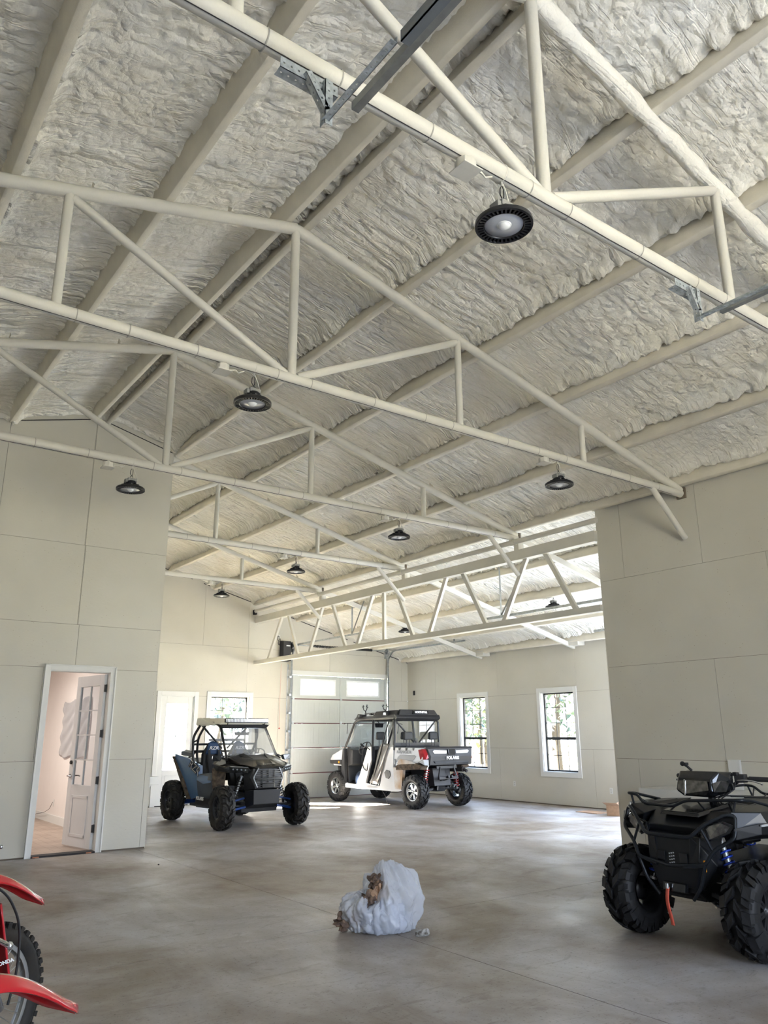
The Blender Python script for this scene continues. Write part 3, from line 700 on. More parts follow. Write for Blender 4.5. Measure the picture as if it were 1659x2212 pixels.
# rails of the lean-to front door
for x, lb in ((10.20, 'left'), (13.31, 'right')):
    tt = thing('lean_to_door_track', 'silver overhead track on the %s side of the near lean-to doorway' % ('inner' if lb == 'left' else 'outer'), 'door track', (x, YN+.1, 0))
    track(0, 0, 3.35, 3.62, gy=0, y_dir=1).build('rail', GALV, tt)
    MB().beam((0, 2.95, 3.64), (0, 2.95, zroof(x)+.0), .04, .004, (0, 1, 0)).build('hanger_strap', GALVD, tt)
    MB().beam((0, 2.95, 3.64), (0, 2.1, zroof(x)+.0), .04, .004, (1, 0, 0)).build('hanger_brace', GALVD, tt)
# ================================================================== ROOF FRAME
nth = ['first', 'second', 'third', 'fourth', 'fifth']
A_, B_ = 2.046, 4.038
CH = .052; WB = .038
def wob(p0, p1, r, n, amp, seed):
    """foam-crusted tube: thickness wanders a little"""
    rnd = random.Random(seed); P = []; rr = []
    for i in range(n+1):
        t = i/n; P.append(Vector(p0).lerp(Vector(p1), t)); rr.append(r*(1+amp*(rnd.random()-.3)))
    return P, rr
truss_lbl = ['white tube roof truss nearest the camera, with thick foam-crusted top chord',
             'white tube roof truss second from the camera, its right foot landing on the right wall',
             'white tube roof truss crossing just in front of the tall office wall',
             'white tube roof truss that disappears behind the office wall edge, fourth from the camera',
             'white tube roof truss farthest from the camera, nearest the far gable wall']
def truss(i):
    y = TY[i]; t = thing('roof_truss', truss_lbl[i], 'roof truss', (XR, y, ZC), 0, 'roof trusses')
    h = 6.03; am = [.9, .35, .15, .08, .08][i]
    m = MB(); m.cyl((-h, 0, 0), (h, 0, 0), CH, 18); m.build('bottom_chord', STEELW, t)
    for sg in (-1, 1):
        P, rr = wob((0, 0, ZA-ZC), (sg*(h-.02), 0, ZA-ZC-SL*h+.02), CH*(1.12 if i == 0 else 1.0), 40, am*.5, i*7+sg)
        MB().tube(P, rr, 14).build('top_chord', FOAM if i == 0 else STEELW, t)
        # verticals and diagonals
        zt = lambda x: ZA-ZC-SL*abs(x)
        for x in (A_, B_):
            MB().cyl((sg*x, 0, 0), (sg*x, 0, zt(x)), WB, 14).build('vertical_web', STEELW, t)
        MB().cyl((sg*.06, 0, .03), (sg*(A_-.03), 0, zt(A_)-.05), WB, 14).build('diagonal_web', STEELW, t)
        MB().cyl((sg*5.37, 0, -.02), (sg*6.02, 0, -.62), WB, 12).build('knee_brace', STEELW, t)
        for k in range(5):
            xx = sg*(.66+1.19*k); zz = zt(xx)+.05; c = MB()
            c.hull([(xx-.035, -.045, zz-.01), (xx+.035, -.045, zz-.02), (xx-.035, .045, zz-.01), (xx+.035, .045, zz-.02), (xx-.035, .045, zz), (xx+.035, .045, zz)]); c.hull([(xx-.03, .045, zz-.01), (xx-.03, -.045, zz-.01), (xx-.025, .045, zz+.10), (xx-.025, -.045, zz+.02), (xx-.035, .045, zz), (xx-.035, -.045, zz)])
            c.build('purlin_clip', PURL, t)
        f = MB().b2((sg*6.02, -.065, -.065), (sg*6.055, .065, .08)); f.build('end_plate', SEAM, t)
    MB().cyl((0, 0, .02), (0, 0, ZA-ZC), WB*1.12, 14).build('king_post', STEELW, t)
    # wire along the underside held by straps
    w = MB().tube([(-5.8+k*.29, -.018, -CH+.0005+(.002 if k % 2 else 0)) for k in range(41)], .0026, 5); w.build('chord_wire', DARK, t)
    if i < 4:
        gs = bpy.data.materials.get('grey_strap') or mat('grey_strap', (.36, .35, .32), .6, var=.02)
        s = MB(); s.lathe([(CH+.0025, -.004), (CH+.004, 0), (CH+.0025, .004)], (0, 0, 0), 'X', 20)
        s0 = None
        for k in range(20):
            x = -5.5+k*.58+.13*sin(k*2.3)
            if s0 is None: s0 = s.build('cable_strap', gs, t); o = s0
            else: o = s0.copy(); COL.objects.link(o); o.parent = t
            o.location = (x, 0, 0)
    return t
for i in range(5): truss(i)

# ---- purlins along the building
k = 0
pnames = {}
def purlin(x, lbl, y0=YB, y1=YF-.02, zoff=.045):
    z = zc(x)+zoff; tilt = math.atan(SL)*(1 if x > XR else -1)
    p = thing('roof_purlin', lbl, 'roof purlin', (x, (y0+y1)/2, z), 0, 'roof purlins under the foam')
    p.rotation_euler = (0, tilt, 0)
    L = (y1-y0)/2; m = MB()
    rnd = random.Random(int(x*100)); n = int((y1-y0)/.22)
    # web and bottom flange with overspray, small waviness
    prof = [(-.036, .27), (-.036, .004), (-.030, 0), (.034, 0), (.036, .004), (.036, .024), (.028, .024), (.028, .012), (-.020, .012), (-.020, .27)]
    V = []; 
    for i in range(n+1):
        yy = -L+2*L*i/n; wv = .006*(rnd.random()-.5)
        V += [(a+(wv if a < 0 else wv*.5), yy, b+(wv*.4 if b < .03 else 0)) for a, b in prof]
    q = len(prof); m.add(V, [(i*q+j, i*q+(j+1) % q, (i+1)*q+(j+1) % q, (i+1)*q+j) for i in range(n) for j in range(q)], True)
    m.build('channel', PURL, p)
    return p
ordn = ['first', 'second', 'third', 'fourth']
for sg, side in ((-1, 'left'), (1, 'right')):
    for kk in range(4): purlin(XR+sg*(1.255+1.19*kk), 'cream foam-edged roof purlin on the %s slope, %s down from the ridge' % (side, ordn[kk]))
    purlin(XR+sg*5.95, 'cream foam-edged eave purlin along the top of the %s wall' % side)
purlin(XR-.10, 'cream foam-edged ridge purlin, left one of the pair at the peak')
purlin(XR+.10, 'cream foam-edged ridge purlin, right one of the pair at the peak')
for kk, x in enumerate((XE+1.15, XE+2.35, XE+3.55, XE+4.65)):
    purlin(x, 'lean-to roof purlin beyond the open-web beam, %s down the slope' % ordn[kk], YN+.02, YF-.02)
# lean-to rafters
for kk, y in enumerate((8.72, 11.76, 14.81)):
    p = thing('lean_to_rafter', ['sloping white rafter of the lean-to nearest the right wall edge', 'sloping white rafter at the middle of the lean-to roof', 'sloping white rafter of the lean-to nearest the far garage door'][kk], 'rafter', (XE, y, 0), 0, 'lean-to rafters')
    m = MB(); m.beam((.085, 0, zc(XE)-.04), (XL-XE-.02, 0, zc(XL)+.02), .06, .10); m.build('channel', STEELW, p, bevel=.004)
    MB().b2((XL-XE-.25, -.30, zc(XL)+.03), (XL-XE-.02, -.03, zc(XL)+.16)).build('wall_bracket', STEELW, p)

# ---- open-web eave beam carrying the lean-to side
g = thing('open_web_beam', 'long white open-web beam with zigzag webs spanning from the right wall edge to the far wall', 'beam', (XE, YN, 0))
Lg = YF-YN
MB().b2((-.07, 0, 4.29), (.07, Lg, 4.455)).build('top_chord', STEELW, g, bevel=.004)
MB().b2((-.07, 0, 3.25), (.07, Lg, 3.345)).build('bottom_chord', STEELW, g, bevel=.004)
webs = [(16.65, 17.3), (16.34, 15.84), (14.79, 15.34), (14.39, 13.84), (12.85, 13.42), (12.07, 11.54), (10.54, 11.07), (10.11, 9.55), (8.55, 9.14), (8.16, 7.60)]
for a, b in webs: MB().beam((0, a-YN, 4.32), (0, b-YN, 3.32), .075, .055, (1, 0, 0)).build('web', STEELW, g, bevel=.003)
MB().beam((0, 12.47-YN, 4.32), (0, 12.47-YN, 3.32), .075, .055, (1, 0, 0)).build('web', STEELW, g, bevel=.003)
for i, y in enumerate((8.72, 11.76, 14.81)): MB().b2((-.06, y-YN-.05, 4.455), (.06, y-YN+.05, zc(XE)-.0)).build('truss_seat', STEELW, g)
ep = thing('eave_conduit', 'white painted pipe running along the top of the open-web beam', 'pipe', (XE-.125, YN, 4.58))
MB().cyl((0, -.1, 0), (0, Lg-.12, 0), .042, 14).build('pipe', STEELW, ep)
for y in (1.6, 4.64, 7.69): MB().cyl((0, y-.06, 0), (0, y+.06, 0), .052, 14).build('coupling', STEELW, ep)
jb = MB().b2((-.02, -.05, -.06), (.05, .05, .06)); j = jb.build('conduit_box', DARK, loc=(XE-.125, YF-.06, 4.56)); tag(j, 'dark open box at the far end of the eave pipe on the far wall', 'electrical box')

# ---- round high-bay lamps
LENS = mat('lamp_lens', (.55, .57, .60), .25, var=.02); 
def make_lamp(lbl, group='round high-bay lamps'):
    t = thing('high_bay_lamp', lbl, 'ceiling lamp', (0, 0, 0), 0, group)
    R = .163; s = MB()
    s.lathe([(R, -.012), (R, .010), (R-.012, .020), (R*.55, .032), (R*.30, .045), (.0, .045)], n=48)
    s.lathe([(R, -.012), (R-.012, -.016), (R-.014, -.006), (R-.014, .006)], n=48)
    s.lathe([(R-.046, -.014), (R-.050, -.014), (R-.052, .004), (R-.052, .010)], n=48)
    for k in range(36):
        a = 2*pi*k/36; s.beam(((R-.048)*cos(a), (R-.048)*sin(a), -.006), ((R-.012)*cos(a), (R-.012)*sin(a), -.008), .010, .014)
    s.lathe([(.062, .04), (.062, .085), (.055, .098), (0, .098)], n=28)
    for k in range(14):
        a = 2*pi*k/14; s.beam((.05*cos(a), .05*sin(a), .05), (.105*cos(a), .105*sin(a), .034), .006, .03)
    s.build('housing', BLACK, t)
    s = MB(); s.lathe([(R-.052, .0), (R-.055, -.006), (.03, -.004), (0, -.004)], n=48)
    s.build('lens', LENS, t)
    s = MB(); s.sphere((0, 0, -.006), .036, 20, 10, (1, 1, .62)); s.lathe([(.042, -.005), (.040, -.010), (.034, -.010)], n=24); s.build('sensor_dome', mat('sensor_white', (.82, .84, .86), .2, var=.01) if 'sensor_white' not in bpy.data.materials else bpy.data.materials['sensor_white'], t)
    s = MB(); s.b2((-.075, -.035, .075), (-.02, .035, .115)).b2((-.05, -.045, .092), (.055, .045, .128)); s.build('driver_box', mat('driver_grey', (.28, .28, .27), .5, var=.05) if 'driver_grey' not in bpy.data.materials else bpy.data.materials['driver_grey'], t, bevel=.004)
    s = MB(); s.lathe([(.016, -.003), (.019, 0), (.016, .003), (.013, 0)], (0, 0, .148), 'Y', 16, closed=True); s.cyl((0, 0, .125), (0, 0, .14), .012, 10)
    s.tube([(.004, 0, .16), (-.018, 0, .19), (-.016, 0, .23), (.0, 0, .262), (.012, 0, .235), (.012, 0, .19), (.004, 0, .16)], .0035, 6)
    s.build('hook', BLACK, t)
    s = MB(); s.tube([(.05, .02, .10), (.075, .02, .13), (.06, .01, .17), (.035, 0, .22), (.01, 0, .275)], .004, 6)
    s.tube([(.0, 0, .255), (.0, 0, .285)], .006, 8); s.lathe([(CH+.002, -.006), (CH+.005, 0), (CH+.002, .006)], (0, 0, .285+CH), 'X', 20)
    s.build('supply_wire', STEELW, t)
    return t
lp = make_lamp('round black high-bay lamp hanging closest to the camera, its clear lens facing down')
lamps = [(2.79, 0, None), (2.78, 1, 'round black high-bay lamp under the second truss, left of its middle post'), (6.72, 1, 'round black high-bay lamp near the top of the right wall'),
         (2.76, 2, 'round black high-bay lamp hanging in front of the tall office wall'), (6.72, 2, 'round black high-bay lamp under the third truss, above the beam crossing'),
         (6.76, 3, 'round black high-bay lamp under the fourth truss, right of the office wall edge'), (6.76, 4, 'round black high-bay lamp closest to the far gable wall'), (6.72, 0, 'round black high-bay lamp under the nearest truss, out to the right')]
lampcopies = []
for x, i, lb in lamps:
    o = lp if lb is None else copy_tree(lp)
    if lb: o['label'] = lb
    o.location = (x, TY[i], ZC-.285-CH); lampcopies.append(o)
for x, y, lb in ((11.65, 10.17, 'small-looking black high-bay lamp behind the zigzag beam at the right'), (11.60, 14.84, 'black high-bay lamp half hidden behind the lower chord of the beam, above the far door')):
    o = copy_tree(lp); o['label'] = lb; o.location = (x, y, 3.93)
for kx, (x, i, lb) in enumerate(((2.50, 0, 'white junction box beside the nearest lamp on the truss'), (2.48, 1, 'white junction box left of the lamp on the second truss'), (6.47, 1, 'white junction box on the second truss near the right wall'),
                 (2.47, 2, 'white junction box on the truss in front of the office wall'), (6.46, 2, 'white junction box on the third truss near the middle lamp'), (6.50, 3, 'white junction box on the fourth truss'), (6.50, 4, 'white junction box on the farthest truss'))):
    if kx == 0:
        jbx = thing('junction_box', lb, 'junction box', (x, TY[i]-.01, ZC-CH-.045), 0, 'junction boxes on the trusses')
        m = MB(); m.lathe([(.055, .03), (.06, .03), (.06, -.03), (0, -.03)], n=8); m.build('box', STEELW, jbx, bevel=.003)
        MB().b2((-.066, -.066, -.036), (.066, .066, -.028)).build('cover_plate', STEELW, jbx, bevel=.002)
        MB().tube([(.05, 0, 0), (.12, 0, .02), (.15, .0, .0), (.20, 0, .03)], .006, 6).b2((-.012, -.02, .03), (.012, .02, .05)).build('whip', STEELW, jbx)
        base = jbx
    else:
        o = copy_tree(base); o['label'] = lb; o.location = (x, TY[i]-.01, ZC-CH-.045)

# ---- overhead door rails of the front doorway with perforated hangers
HOLE = mat('punched_hole', (.75, .72, .64), .7, var=.03); HOLED = mat('punched_hole_dark', (.05, .05, .05), .7, var=.03)
def perf(m, p0, p1, w, nrm, n, hw=.010, t=.003):
    """perforated angle iron: strip with punched holes"""
    p0, p1, nrm = Vector(p0), Vector(p1), Vector(nrm).normalized(); d = (p1-p0).normalized(); s = d.cross(nrm)
    L = (p1-p0).length; st = L/n
    for i in range(n):
        a = p0+d*st*i
        for (u0, u1, v0, v1) in ((0, st/2-hw/2, -w/2, w/2), (st/2+hw/2, st, -w/2, w/2), (st/2-hw/2, st/2+hw/2, -w/2, -hw/2), (st/2-hw/2, st/2+hw/2, hw/2, w/2)):
            c = [a+d*u+s*v+nrm*q for q in (0, t) for u in (u0, u1) for v in (v0, v1)]
            m.add(c, [(0, 1, 3, 2), (4, 6, 7, 5), (0, 2, 6, 4), (1, 5, 7, 3), (0, 4, 5, 1), (2, 3, 7, 6)], False)
def angle_iron(m, p0, p1, n1, n2, w=.034, pitch=.040):
    p0, p1 = Vector(p0), Vector(p1); L = (p1-p0).length; n = max(2, int(L/pitch)); d = (p1-p0).normalized()
    n1 = Vector(n1); n1 = (n1-d*n1.dot(d)).normalized(); n2 = Vector(n2); n2 = (n2-d*n2.dot(d)).normalized()
    perf(m, p0+n2*(w/2), p1+n2*(w/2), w, n1, n); perf(m, p0+n1*(w/2), p1+n1*(w/2), w, n2, n)
def front_track(x, x0, x1, lbl):
    """x: rail; x0..x1: bracket along the truss chord"""
    t = thing('overhead_door_rail', lbl, 'door rail', (x, TY[0], 0), 0, 'rails of the front overhead door')
    zt = 4.29; yb = -.10
    m = track(0, YB+.5-TY[0], -.20, zt+.04, gy=0, vertical=False); m.build('rail', GALVD, t)
    m = MB(); angle_iron(m, (x0-x, -.075, 4.475), (x1-x, -.075, 4.475), (0, 1, 0), (0, 0, 1), .060, .036); m.build('chord_bracket', GALV2, t)
    m = MB(); angle_iron(m, (-.10, yb, 4.52), (-.10, yb, zt-.02), (1, 0, 0), (0, 1, 0), .042, .036); angle_iron(m, (x0-x+.12, yb, 4.50), (-.10, yb, zt+.05), (0, 1, 0), (1, 0, .4), .036, .036); m.build('drop_hanger', GALV2, t)
    m = MB(); angle_iron(m, (-.075, yb+.02, zt), (-.075, -.62, zt), (-1, 0, 0), (0, 0, 1), .034, .036); m.build('side_angle', GALV2, t)
    m = MB(); m.b2((-.075, -2.6, zt-.008), (-.03, -.64, zt-.002)).b2((-.075, -2.6, zt-.008), (-.070, -.64, zt+.05)); m.build('rail_cover', bpy.data.materials.get('grey_steel') or mat('grey_steel', (.22, .24, .26), .4, .4, var=.05), t)
    return t
GALV2 = mat('galvanized_angle', (.42, .46, .48), .42, .35, var=.25, vscale=30)
front_track(1.635, 1.31, 1.62, 'left galvanized overhead door rail hung from the nearest truss on perforated brackets')
front_track(4.66, 4.35, 4.62, 'right galvanized overhead door rail hung from the nearest truss on perforated brackets')

# ================================================================== BENCHES AND WALL BITS
wb = thing('workbench', 'white built-in workbench along the right wall behind the black quad bike', 'workbench', (XE-.02, 6.3, 0))
BX, BL = .0, 5.2
MB().b2((-.62, -BL, .865), (0, 0, .90)).build('worktop', TRIMW, wb, bevel=.003)
MB().b2((-.64, -BL-.0, .76), (-.60, .0, .90)).b2((-.62, -.02, .76), (0, .02, .90)).build('fascia', TRIMW, wb, bevel=.003)
for y in (-.4, -1.9, -3.4, -4.8):
    MB().b2((-.05, y-.045, .1), (-.0, y+.045, .865)).build('leg', TRIMW, wb, bevel=.003)
    MB().beam((-.55, y, .80), (-.04, y, .42), .045, .09, (0, 1, 0)).build('diagonal_brace', TRIMW, wb, bevel=.003)
wb2 = thing('workbench', 'end of a white built-in workbench beyond the office wall edge', 'workbench', (XO+.02, 13.0, 0))
MB().b2((.0, 0, .865), (.60, 4.2, .90)).build('worktop', TRIMW, wb2, bevel=.003)
MB().b2((.58, -.0, .78), (.62, 4.2, .90)).b2((0, -.02, .78), (.62, .02, .90)).build('fascia', TRIMW, wb2, bevel=.003)
for y in (.1, 1.5, 2.9, 4.1):
    MB().b2((.012, y-.045, .30), (.08, y+.045, .865)).build('leg', TRIMW, wb2, bevel=.003)
    MB().beam((.54, y, .80), (.06, y, .40), .045, .09, (0, 1, 0)).build('diagonal_brace', TRIMW, wb2, bevel=.003)
MB().b2((.012, -.0, .26), (.14, 4.2, .40)).build('ledger', TRIMW, wb2, bevel=.003)
pp = MB().b2((XE-.045, 5.30, 0.9), (XE-.002, 5.45, 1.24)); tag(pp.build('wall_conduit_cover', TRIMW, bevel=.004), 'white vertical board strip on the right wall above the workbench', 'wall board')
def outlet(loc, axis, lb, d=-1):
    t = thing('wall_outlet', lb, 'outlet', loc, 0, None)
    m = MB(); m2 = MB()
    if axis == 'x':
        m.b2((d*.009, -.036, -.058), (0, .036, .058)); m2.b2((d*.011, -.017, .008), (d*.008, .017, .036)).b2((d*.011, -.017, -.036), (d*.008, .017, -.008))
    else:
        m.b2((-.036, d*.009, -.058), (.036, 0, .058)); m2.b2((-.017, d*.011, .008), (.017, d*.008, .036)).b2((-.017, d*.011, -.036), (.017, d*.008, -.008))
    m.build('cover_plate', TRIMW, t, bevel=.002); m2.build('socket', mat('socket_grey', (.5, .5, .48), .4, var=.02) if 'socket_grey' not in bpy.data.materials else bpy.data.materials['socket_grey'], t)
outlet((XL-.0, 13.86, .40), 'x', 'white outlet plate low on the right wall between the two windows')
outlet((XL-.0, 11.06, .38), 'x', 'white outlet plate low on the right wall near the near wall edge')
bk = MB().b2((XL-.03, 17.6, 2.60), (XL-.0, 17.66, 2.72)); tag(bk.build('wall_box', DARK, bevel=.003), 'small dark box high beside the far right corner', 'electrical box')
# cardboard by the right wall
CARD = mat('cardboard', (.42, .27, .17), .8, var=.1, vscale=20)
bx = thing('cardboard_box', 'open brown cardboard box on the floor at the near end of the right wall', 'box', (13.35, 10.35, 0), R_(12))
m = MB(); 
for a, b in (((-.2, -.15, 0), (.2, -.145, .19)), ((-.2, .145, 0), (.2, .15, .19)), ((-.2, -.15, 0), (-.195, .15, .19)), ((.195, -.15, 0), (.2, .15, .19)), ((-.2, -.15, 0), (.2, .15, .004))): m.b2(a, b)
m.build('body', CARD, bx)
MB().beam((-.2, 0, .19), (-.36, 0, .25), .30, .004, (0, 0, 1)).build('flap', CARD, bx)
MB().beam((.2, 0, .19), (.34, 0, .22), .30, .004, (0, 0, 1)).build('flap', CARD, bx)
m = MB().b2((13.2, 10.75, 0), (13.6, 11.3, .012)); c2 = m.build('cardboard_sheet', CARD, rot=(0, 0, 0)); tag(c2, 'flat strip of cardboard lying on the floor beside the open box', 'cardboard')
# stain at the wall foot
# ================================================================== OUTSIDE
GRASS = mat('dry_grass', (.34, .30, .22), .9, col2=(.24, .24, .14), vscale=.6)
gm = MB().b2((-60, YF+.18, -.22), (90, 120, -.10)).b2((XL+.18, -80, -.22), (90, YF+.18, -.10)).b2((-60, -80, -.22), (XL+.18, YB-.18, -.10)).b2((-60, YB-.18, -.22), (XLW-.18, YF+.18, -.10))
gm.build('ground', GRASS, kind='structure')
PAVE = mat('gravel_drive', (.30, .29, .27), .9, var=.1, vscale=10)
MB().b2((-6, YB-12, -.10), (15, YB-.18, -.02)).build('ground_apron', PAVE, kind='structure')
LEAF = mat('pine_foliage', (.020, .042, .034), .8, col2=(.045, .080, .055), vscale=1.2); BARK = mat('bark', (.035, .028, .02), .9, var=.2, vscale=6)
LEAFY = mat('yellow_green_foliage', (.075, .085, .035), .8, col2=(.05, .075, .045), vscale=1.2)
def tree(seed, lf, H, wR):
    rnd = random.Random(seed); t = thing('tree', 'x', 'tree', (0, 0, 0), 0, 'trees outside the windows')
    m = MB(); P = [(0, 0, -.15)]
    for i in range(1, 7): P.append((rnd.uniform(-.1, .1)*i*.5, rnd.uniform(-.1, .1)*i*.5, H*i/6.5))
    m.tube(P, [.17-.022*i for i in range(7)], 8)
    for i in range(14):
        z = H*rnd.uniform(.25, .85); a = rnd.uniform(0, 6.28); r = wR*rnd.uniform(.4, .8)
        m.tube([(0, 0, z), (r*.5*cos(a), r*.5*sin(a), z+.2), (r*cos(a), r*sin(a), z+.5)], [.05, .035, .015], 5)
    m.build('trunk', BARK, t)
    m = MB()
    for i in range(1500):
        z = H*(.16+.86*rnd.random()); f = (z/H); rr = wR*(1.15-f)*rnd.random()**.5*1.15+.1; a = rnd.uniform(0, 6.28)
        c = Vector((rr*cos(a), rr*sin(a), z)); s = rnd.uniform(.10, .24)
        q = [c+Vector((rnd.uniform(-s, s), rnd.uniform(-s, s), rnd.uniform(-s, s))) for _ in range(3)]
        m.add(q, [(0, 1, 2)], False)
    m.build('foliage', lf, t, recalc=False)
    return t
protos = [tree(1, LEAF, 9, 1.9), tree(2, LEAFY, 7.5, 2.0), tree(3, LEAF, 11, 2.1)]
spots = [(21.5, 19.0, 0), (23, 24.0, 1), (27, 14.5, 1), (28, 20.5, 2), (27.5, 27.5, 2), (33, 25.0, 0), (31, 33, 0), (33.5, 17, 0), (38.5, 21, 2), (23.6, 31.2, 0), (38, 30, 1), (34, 9.5, 2),
         (10.6, 24.5, 2), (15.0, 27.5, 0), (15.4, 33.2, 0), (19, 30.5, 1), (20, 36, 2), (9, 36, 0), (25.5, 36, 0), (15.0, 39, 2), (26, 42, 0), (11.0, 30.3, 1)]
where = ['beyond the right wall windows', 'behind the far wall door and window']
for i, (x, y, k_) in enumerate(spots):
    o = protos[k_] if i in (0, 1, 3) else copy_tree(protos[k_])
    o.location = (x, y, 0); s = 1+.12*sin(i*3.7); o.scale = (s, s, s); o.rotation_euler = (0, 0, i*1.3)
    o['label'] = ('%s tree outside %s' % (['dark green pine-like', 'yellow-green leafy', 'tall dark green'][k_], where[0 if i < 12 else 1]))
    o['group'] = ['dark pines', 'leafy trees', 'tall pines'][k_]+' '+where[0 if i < 12 else 1]
# ================================================================== WHEELS
def make_wheel(R, W, rr, tm, rm, nl=16, spokes=8, style='chev', face_m=None, tdep=.028, shoulder=True, seed=0):
    """wheel whose outer face looks along +x; the rim is the part, the tire its sub-part"""
    rim = MB(); f = W*.30
    rim.lathe([(rr+.012, -W*.40), (rr-.004, -W*.38), (rr-.022, -W*.30), (rr-.022, W*.24), (rr-.004, W*.36), (rr+.012, W*.40), (rr-.006, W*.40), (rr-.030, W*.30), (rr-.034, -W*.30), (rr-.01, -W*.40)], ax='X', n=36)
    rim.lathe([(.0, f), (.030, f), (.036, f-.012), (.055, f-.016), (.060, f-.05), (0, f-.05)], ax='X', n=24)
    if spokes:
        for k in range(spokes):
            a = 2*pi*k/spokes
            for da in ((-.10, .10) if style == 'split' else (0,)):
                p0 = Vector((f-.025, .05*cos(a+da*2), .05*sin(a+da*2))); p1 = Vector((f-.012, (rr-.02)*cos(a+da), (rr-.02)*sin(a+da)))
                rim.beam(p0, p1, .020 if style == 'split' else .030, .024, (1, 0, 0))
    rim.lathe([(0, -W*.05), (rr*.55, -W*.05), (rr*.55, -W*.15), (0, -W*.15)], ax='X', n=20)
    bol = MB()
    for k in range(4): a = 2*pi*k/4+.4; bol.cyl((f-.03, .038*cos(a), .038*sin(a)), (f-.006, .038*cos(a), .038*sin(a)), .008, 6)
    t = MB(); h = W/2; b = R-tdep
    t.lathe([(rr, -W*.40), (rr+.02, -h*.93), ((rr+b)/2, -h*1.02), (b-.035, -h*.95), (b-.010, -h*.80), (b, -h*.45), (b+.004, 0), (b, h*.45), (b-.010, h*.80), (b-.035, h*.95), ((rr+b)/2, h*1.02), (rr+.02, h*.93), (rr, W*.40), (rr+.01, 0)], ax='X', n=64, closed=True)
    def C(th, x, r): return (x, r*cos(th), r*sin(th))
    def lug(th0, th1, sk, x0, x1, r0, r1, drop0=0, drop1=0):
        V = []
        for (x, s, dr) in ((x0, 0, drop0), (x1, sk, drop1)):
            for th in (th0, th1):
                V.append(C(th+s, x, r0-dr)); V.append(C(th+s+(0.006 if th == th0 else -.006), x, r1-dr))
        t.add(V, [(0, 1, 3, 2), (4, 6, 7, 5), (0, 4, 5, 1), (2, 3, 7, 6), (1, 5, 7, 3), (0, 2, 6, 4)], False)
    st = 2*pi/nl; wd = st*.46
    for k in range(nl):
        th = k*st
        for sg in (-1, 1):
            o = th+(st/2 if sg > 0 else 0)
            lug(o, o+wd*.9, st*.34, sg*.008, sg*h*.46, b-.004, R)
            lug(o+st*.40, o+st*.40+wd*1.05, st*.10, sg*h*.50, sg*h*.94, b-.012, R-.003, 0, .020)
            if shoulder: lug(o+st*.46, o+st*.46+wd*.9, .0, sg*h*.94, sg*h*1.03, b-.05, R-.022, 0, .034)
            lug(o-st*.10, o-st*.10+wd*.55, st*.16, sg*h*.50, sg*h*.90, b-.012, R-.005, 0, .018)
    root = rim.build('wheel', rm)
    t.build('tire', tm, root); bol.build('lug_nuts', CHROME, root)
    return root
def shock(p0, p1, r, mspring, parent, coils=9):
    p0, p1 = Vector(p0), Vector(p1); d = p1-p0; L = d.length; d.normalize(); a = d.orthogonal().normalized(); b = d.cross(a)
    body = MB(); body.cyl(p0, p0+d*L*.55, r*.52, 12); body.cyl(p0, p1, r*.26, 10); body.cyl(p1-d*.02, p1, r*.7, 10); body.cyl(p0, p0+d*.03, r*.8, 12)
    o = body.build('shock_absorber', GALV, parent)
    s = MB(); n = coils*14; s.tube([p0+d*(L*.12+L*.76*i/n)+(a*cos(2*pi*i/14)+b*sin(2*pi*i/14))*r for i in range(n+1)], r*.20, 6); s.build('coil_spring', mspring, o)
    return o

# ================================================================== SPORT SIDE-BY-SIDE (nose towards the camera)
RX, RY = 6.83, 14.0
BLUEP = mat('steel_blue_plastic', (.055, .13, .27), .32, coat=.3, var=.05); BLUED = mat('blue_arm_paint', (.01, .05, .22), .35, var=.1)
GREYB = mat('slate_panel', (.07, .085, .11), .45, var=.1); MUD = mat('dried_mud', (.17, .125, .085), .9, col2=(.06, .045, .035), vscale=14, bump=.6, bscale=50, bdist=.006)
DBLK = mat('dusty_black_gloss', (.020, .019, .017), .30, coat=.15, var=.2, vscale=12); WROOF = mat('white_roof_panel', (.62, .61, .56), .5, var=.03)
SEATB = mat('seat_blue', (.012, .045, .12), .6, var=.1); SEATK = mat('seat_black', (.012, .012, .013), .7, var=.1)
DRIM = mat('dark_rim', (.035, .038, .045), .35, .6, var=.1); LAMP = mat('lamp_glass', (.20, .22, .24), .08, .3, coat=.6, var=.1); LEDW = mat('led_reflector', (.55, .58, .62), .2, .4, var=.1)
WSH = glass_mat('windshield', (.80, .83, .86), .10, .05, .14); TXT = mat('white_lettering', (.80, .81, .82), .5, var=.01)
z_ = thing('side_by_side', 'two-seat black and blue side-by-side buggy with white roof and light bar', 'off-road buggy', (RX, RY, 0))
def B1(name, pts, m, parent=None, mir=False, bevel=.008):
    q = MB(); q.hull(pts, mir); return q.build(name, m, parent or z_, bevel=bevel)
# chassis tub and floor
B1('chassis', [(-.34, -1.05, .26), (.34, -1.05, .26), (-.44, .95, .26), (.44, .95, .26), (-.50, -.45, .36), (.50, -.45, .36), (-.52, .35, .36), (.52, .35, .36), (-.38, -1.1, .44), (.38, -1.1, .44), (-.42, 1.0, .50), (.42, 1.0, .50)], BLACKM)
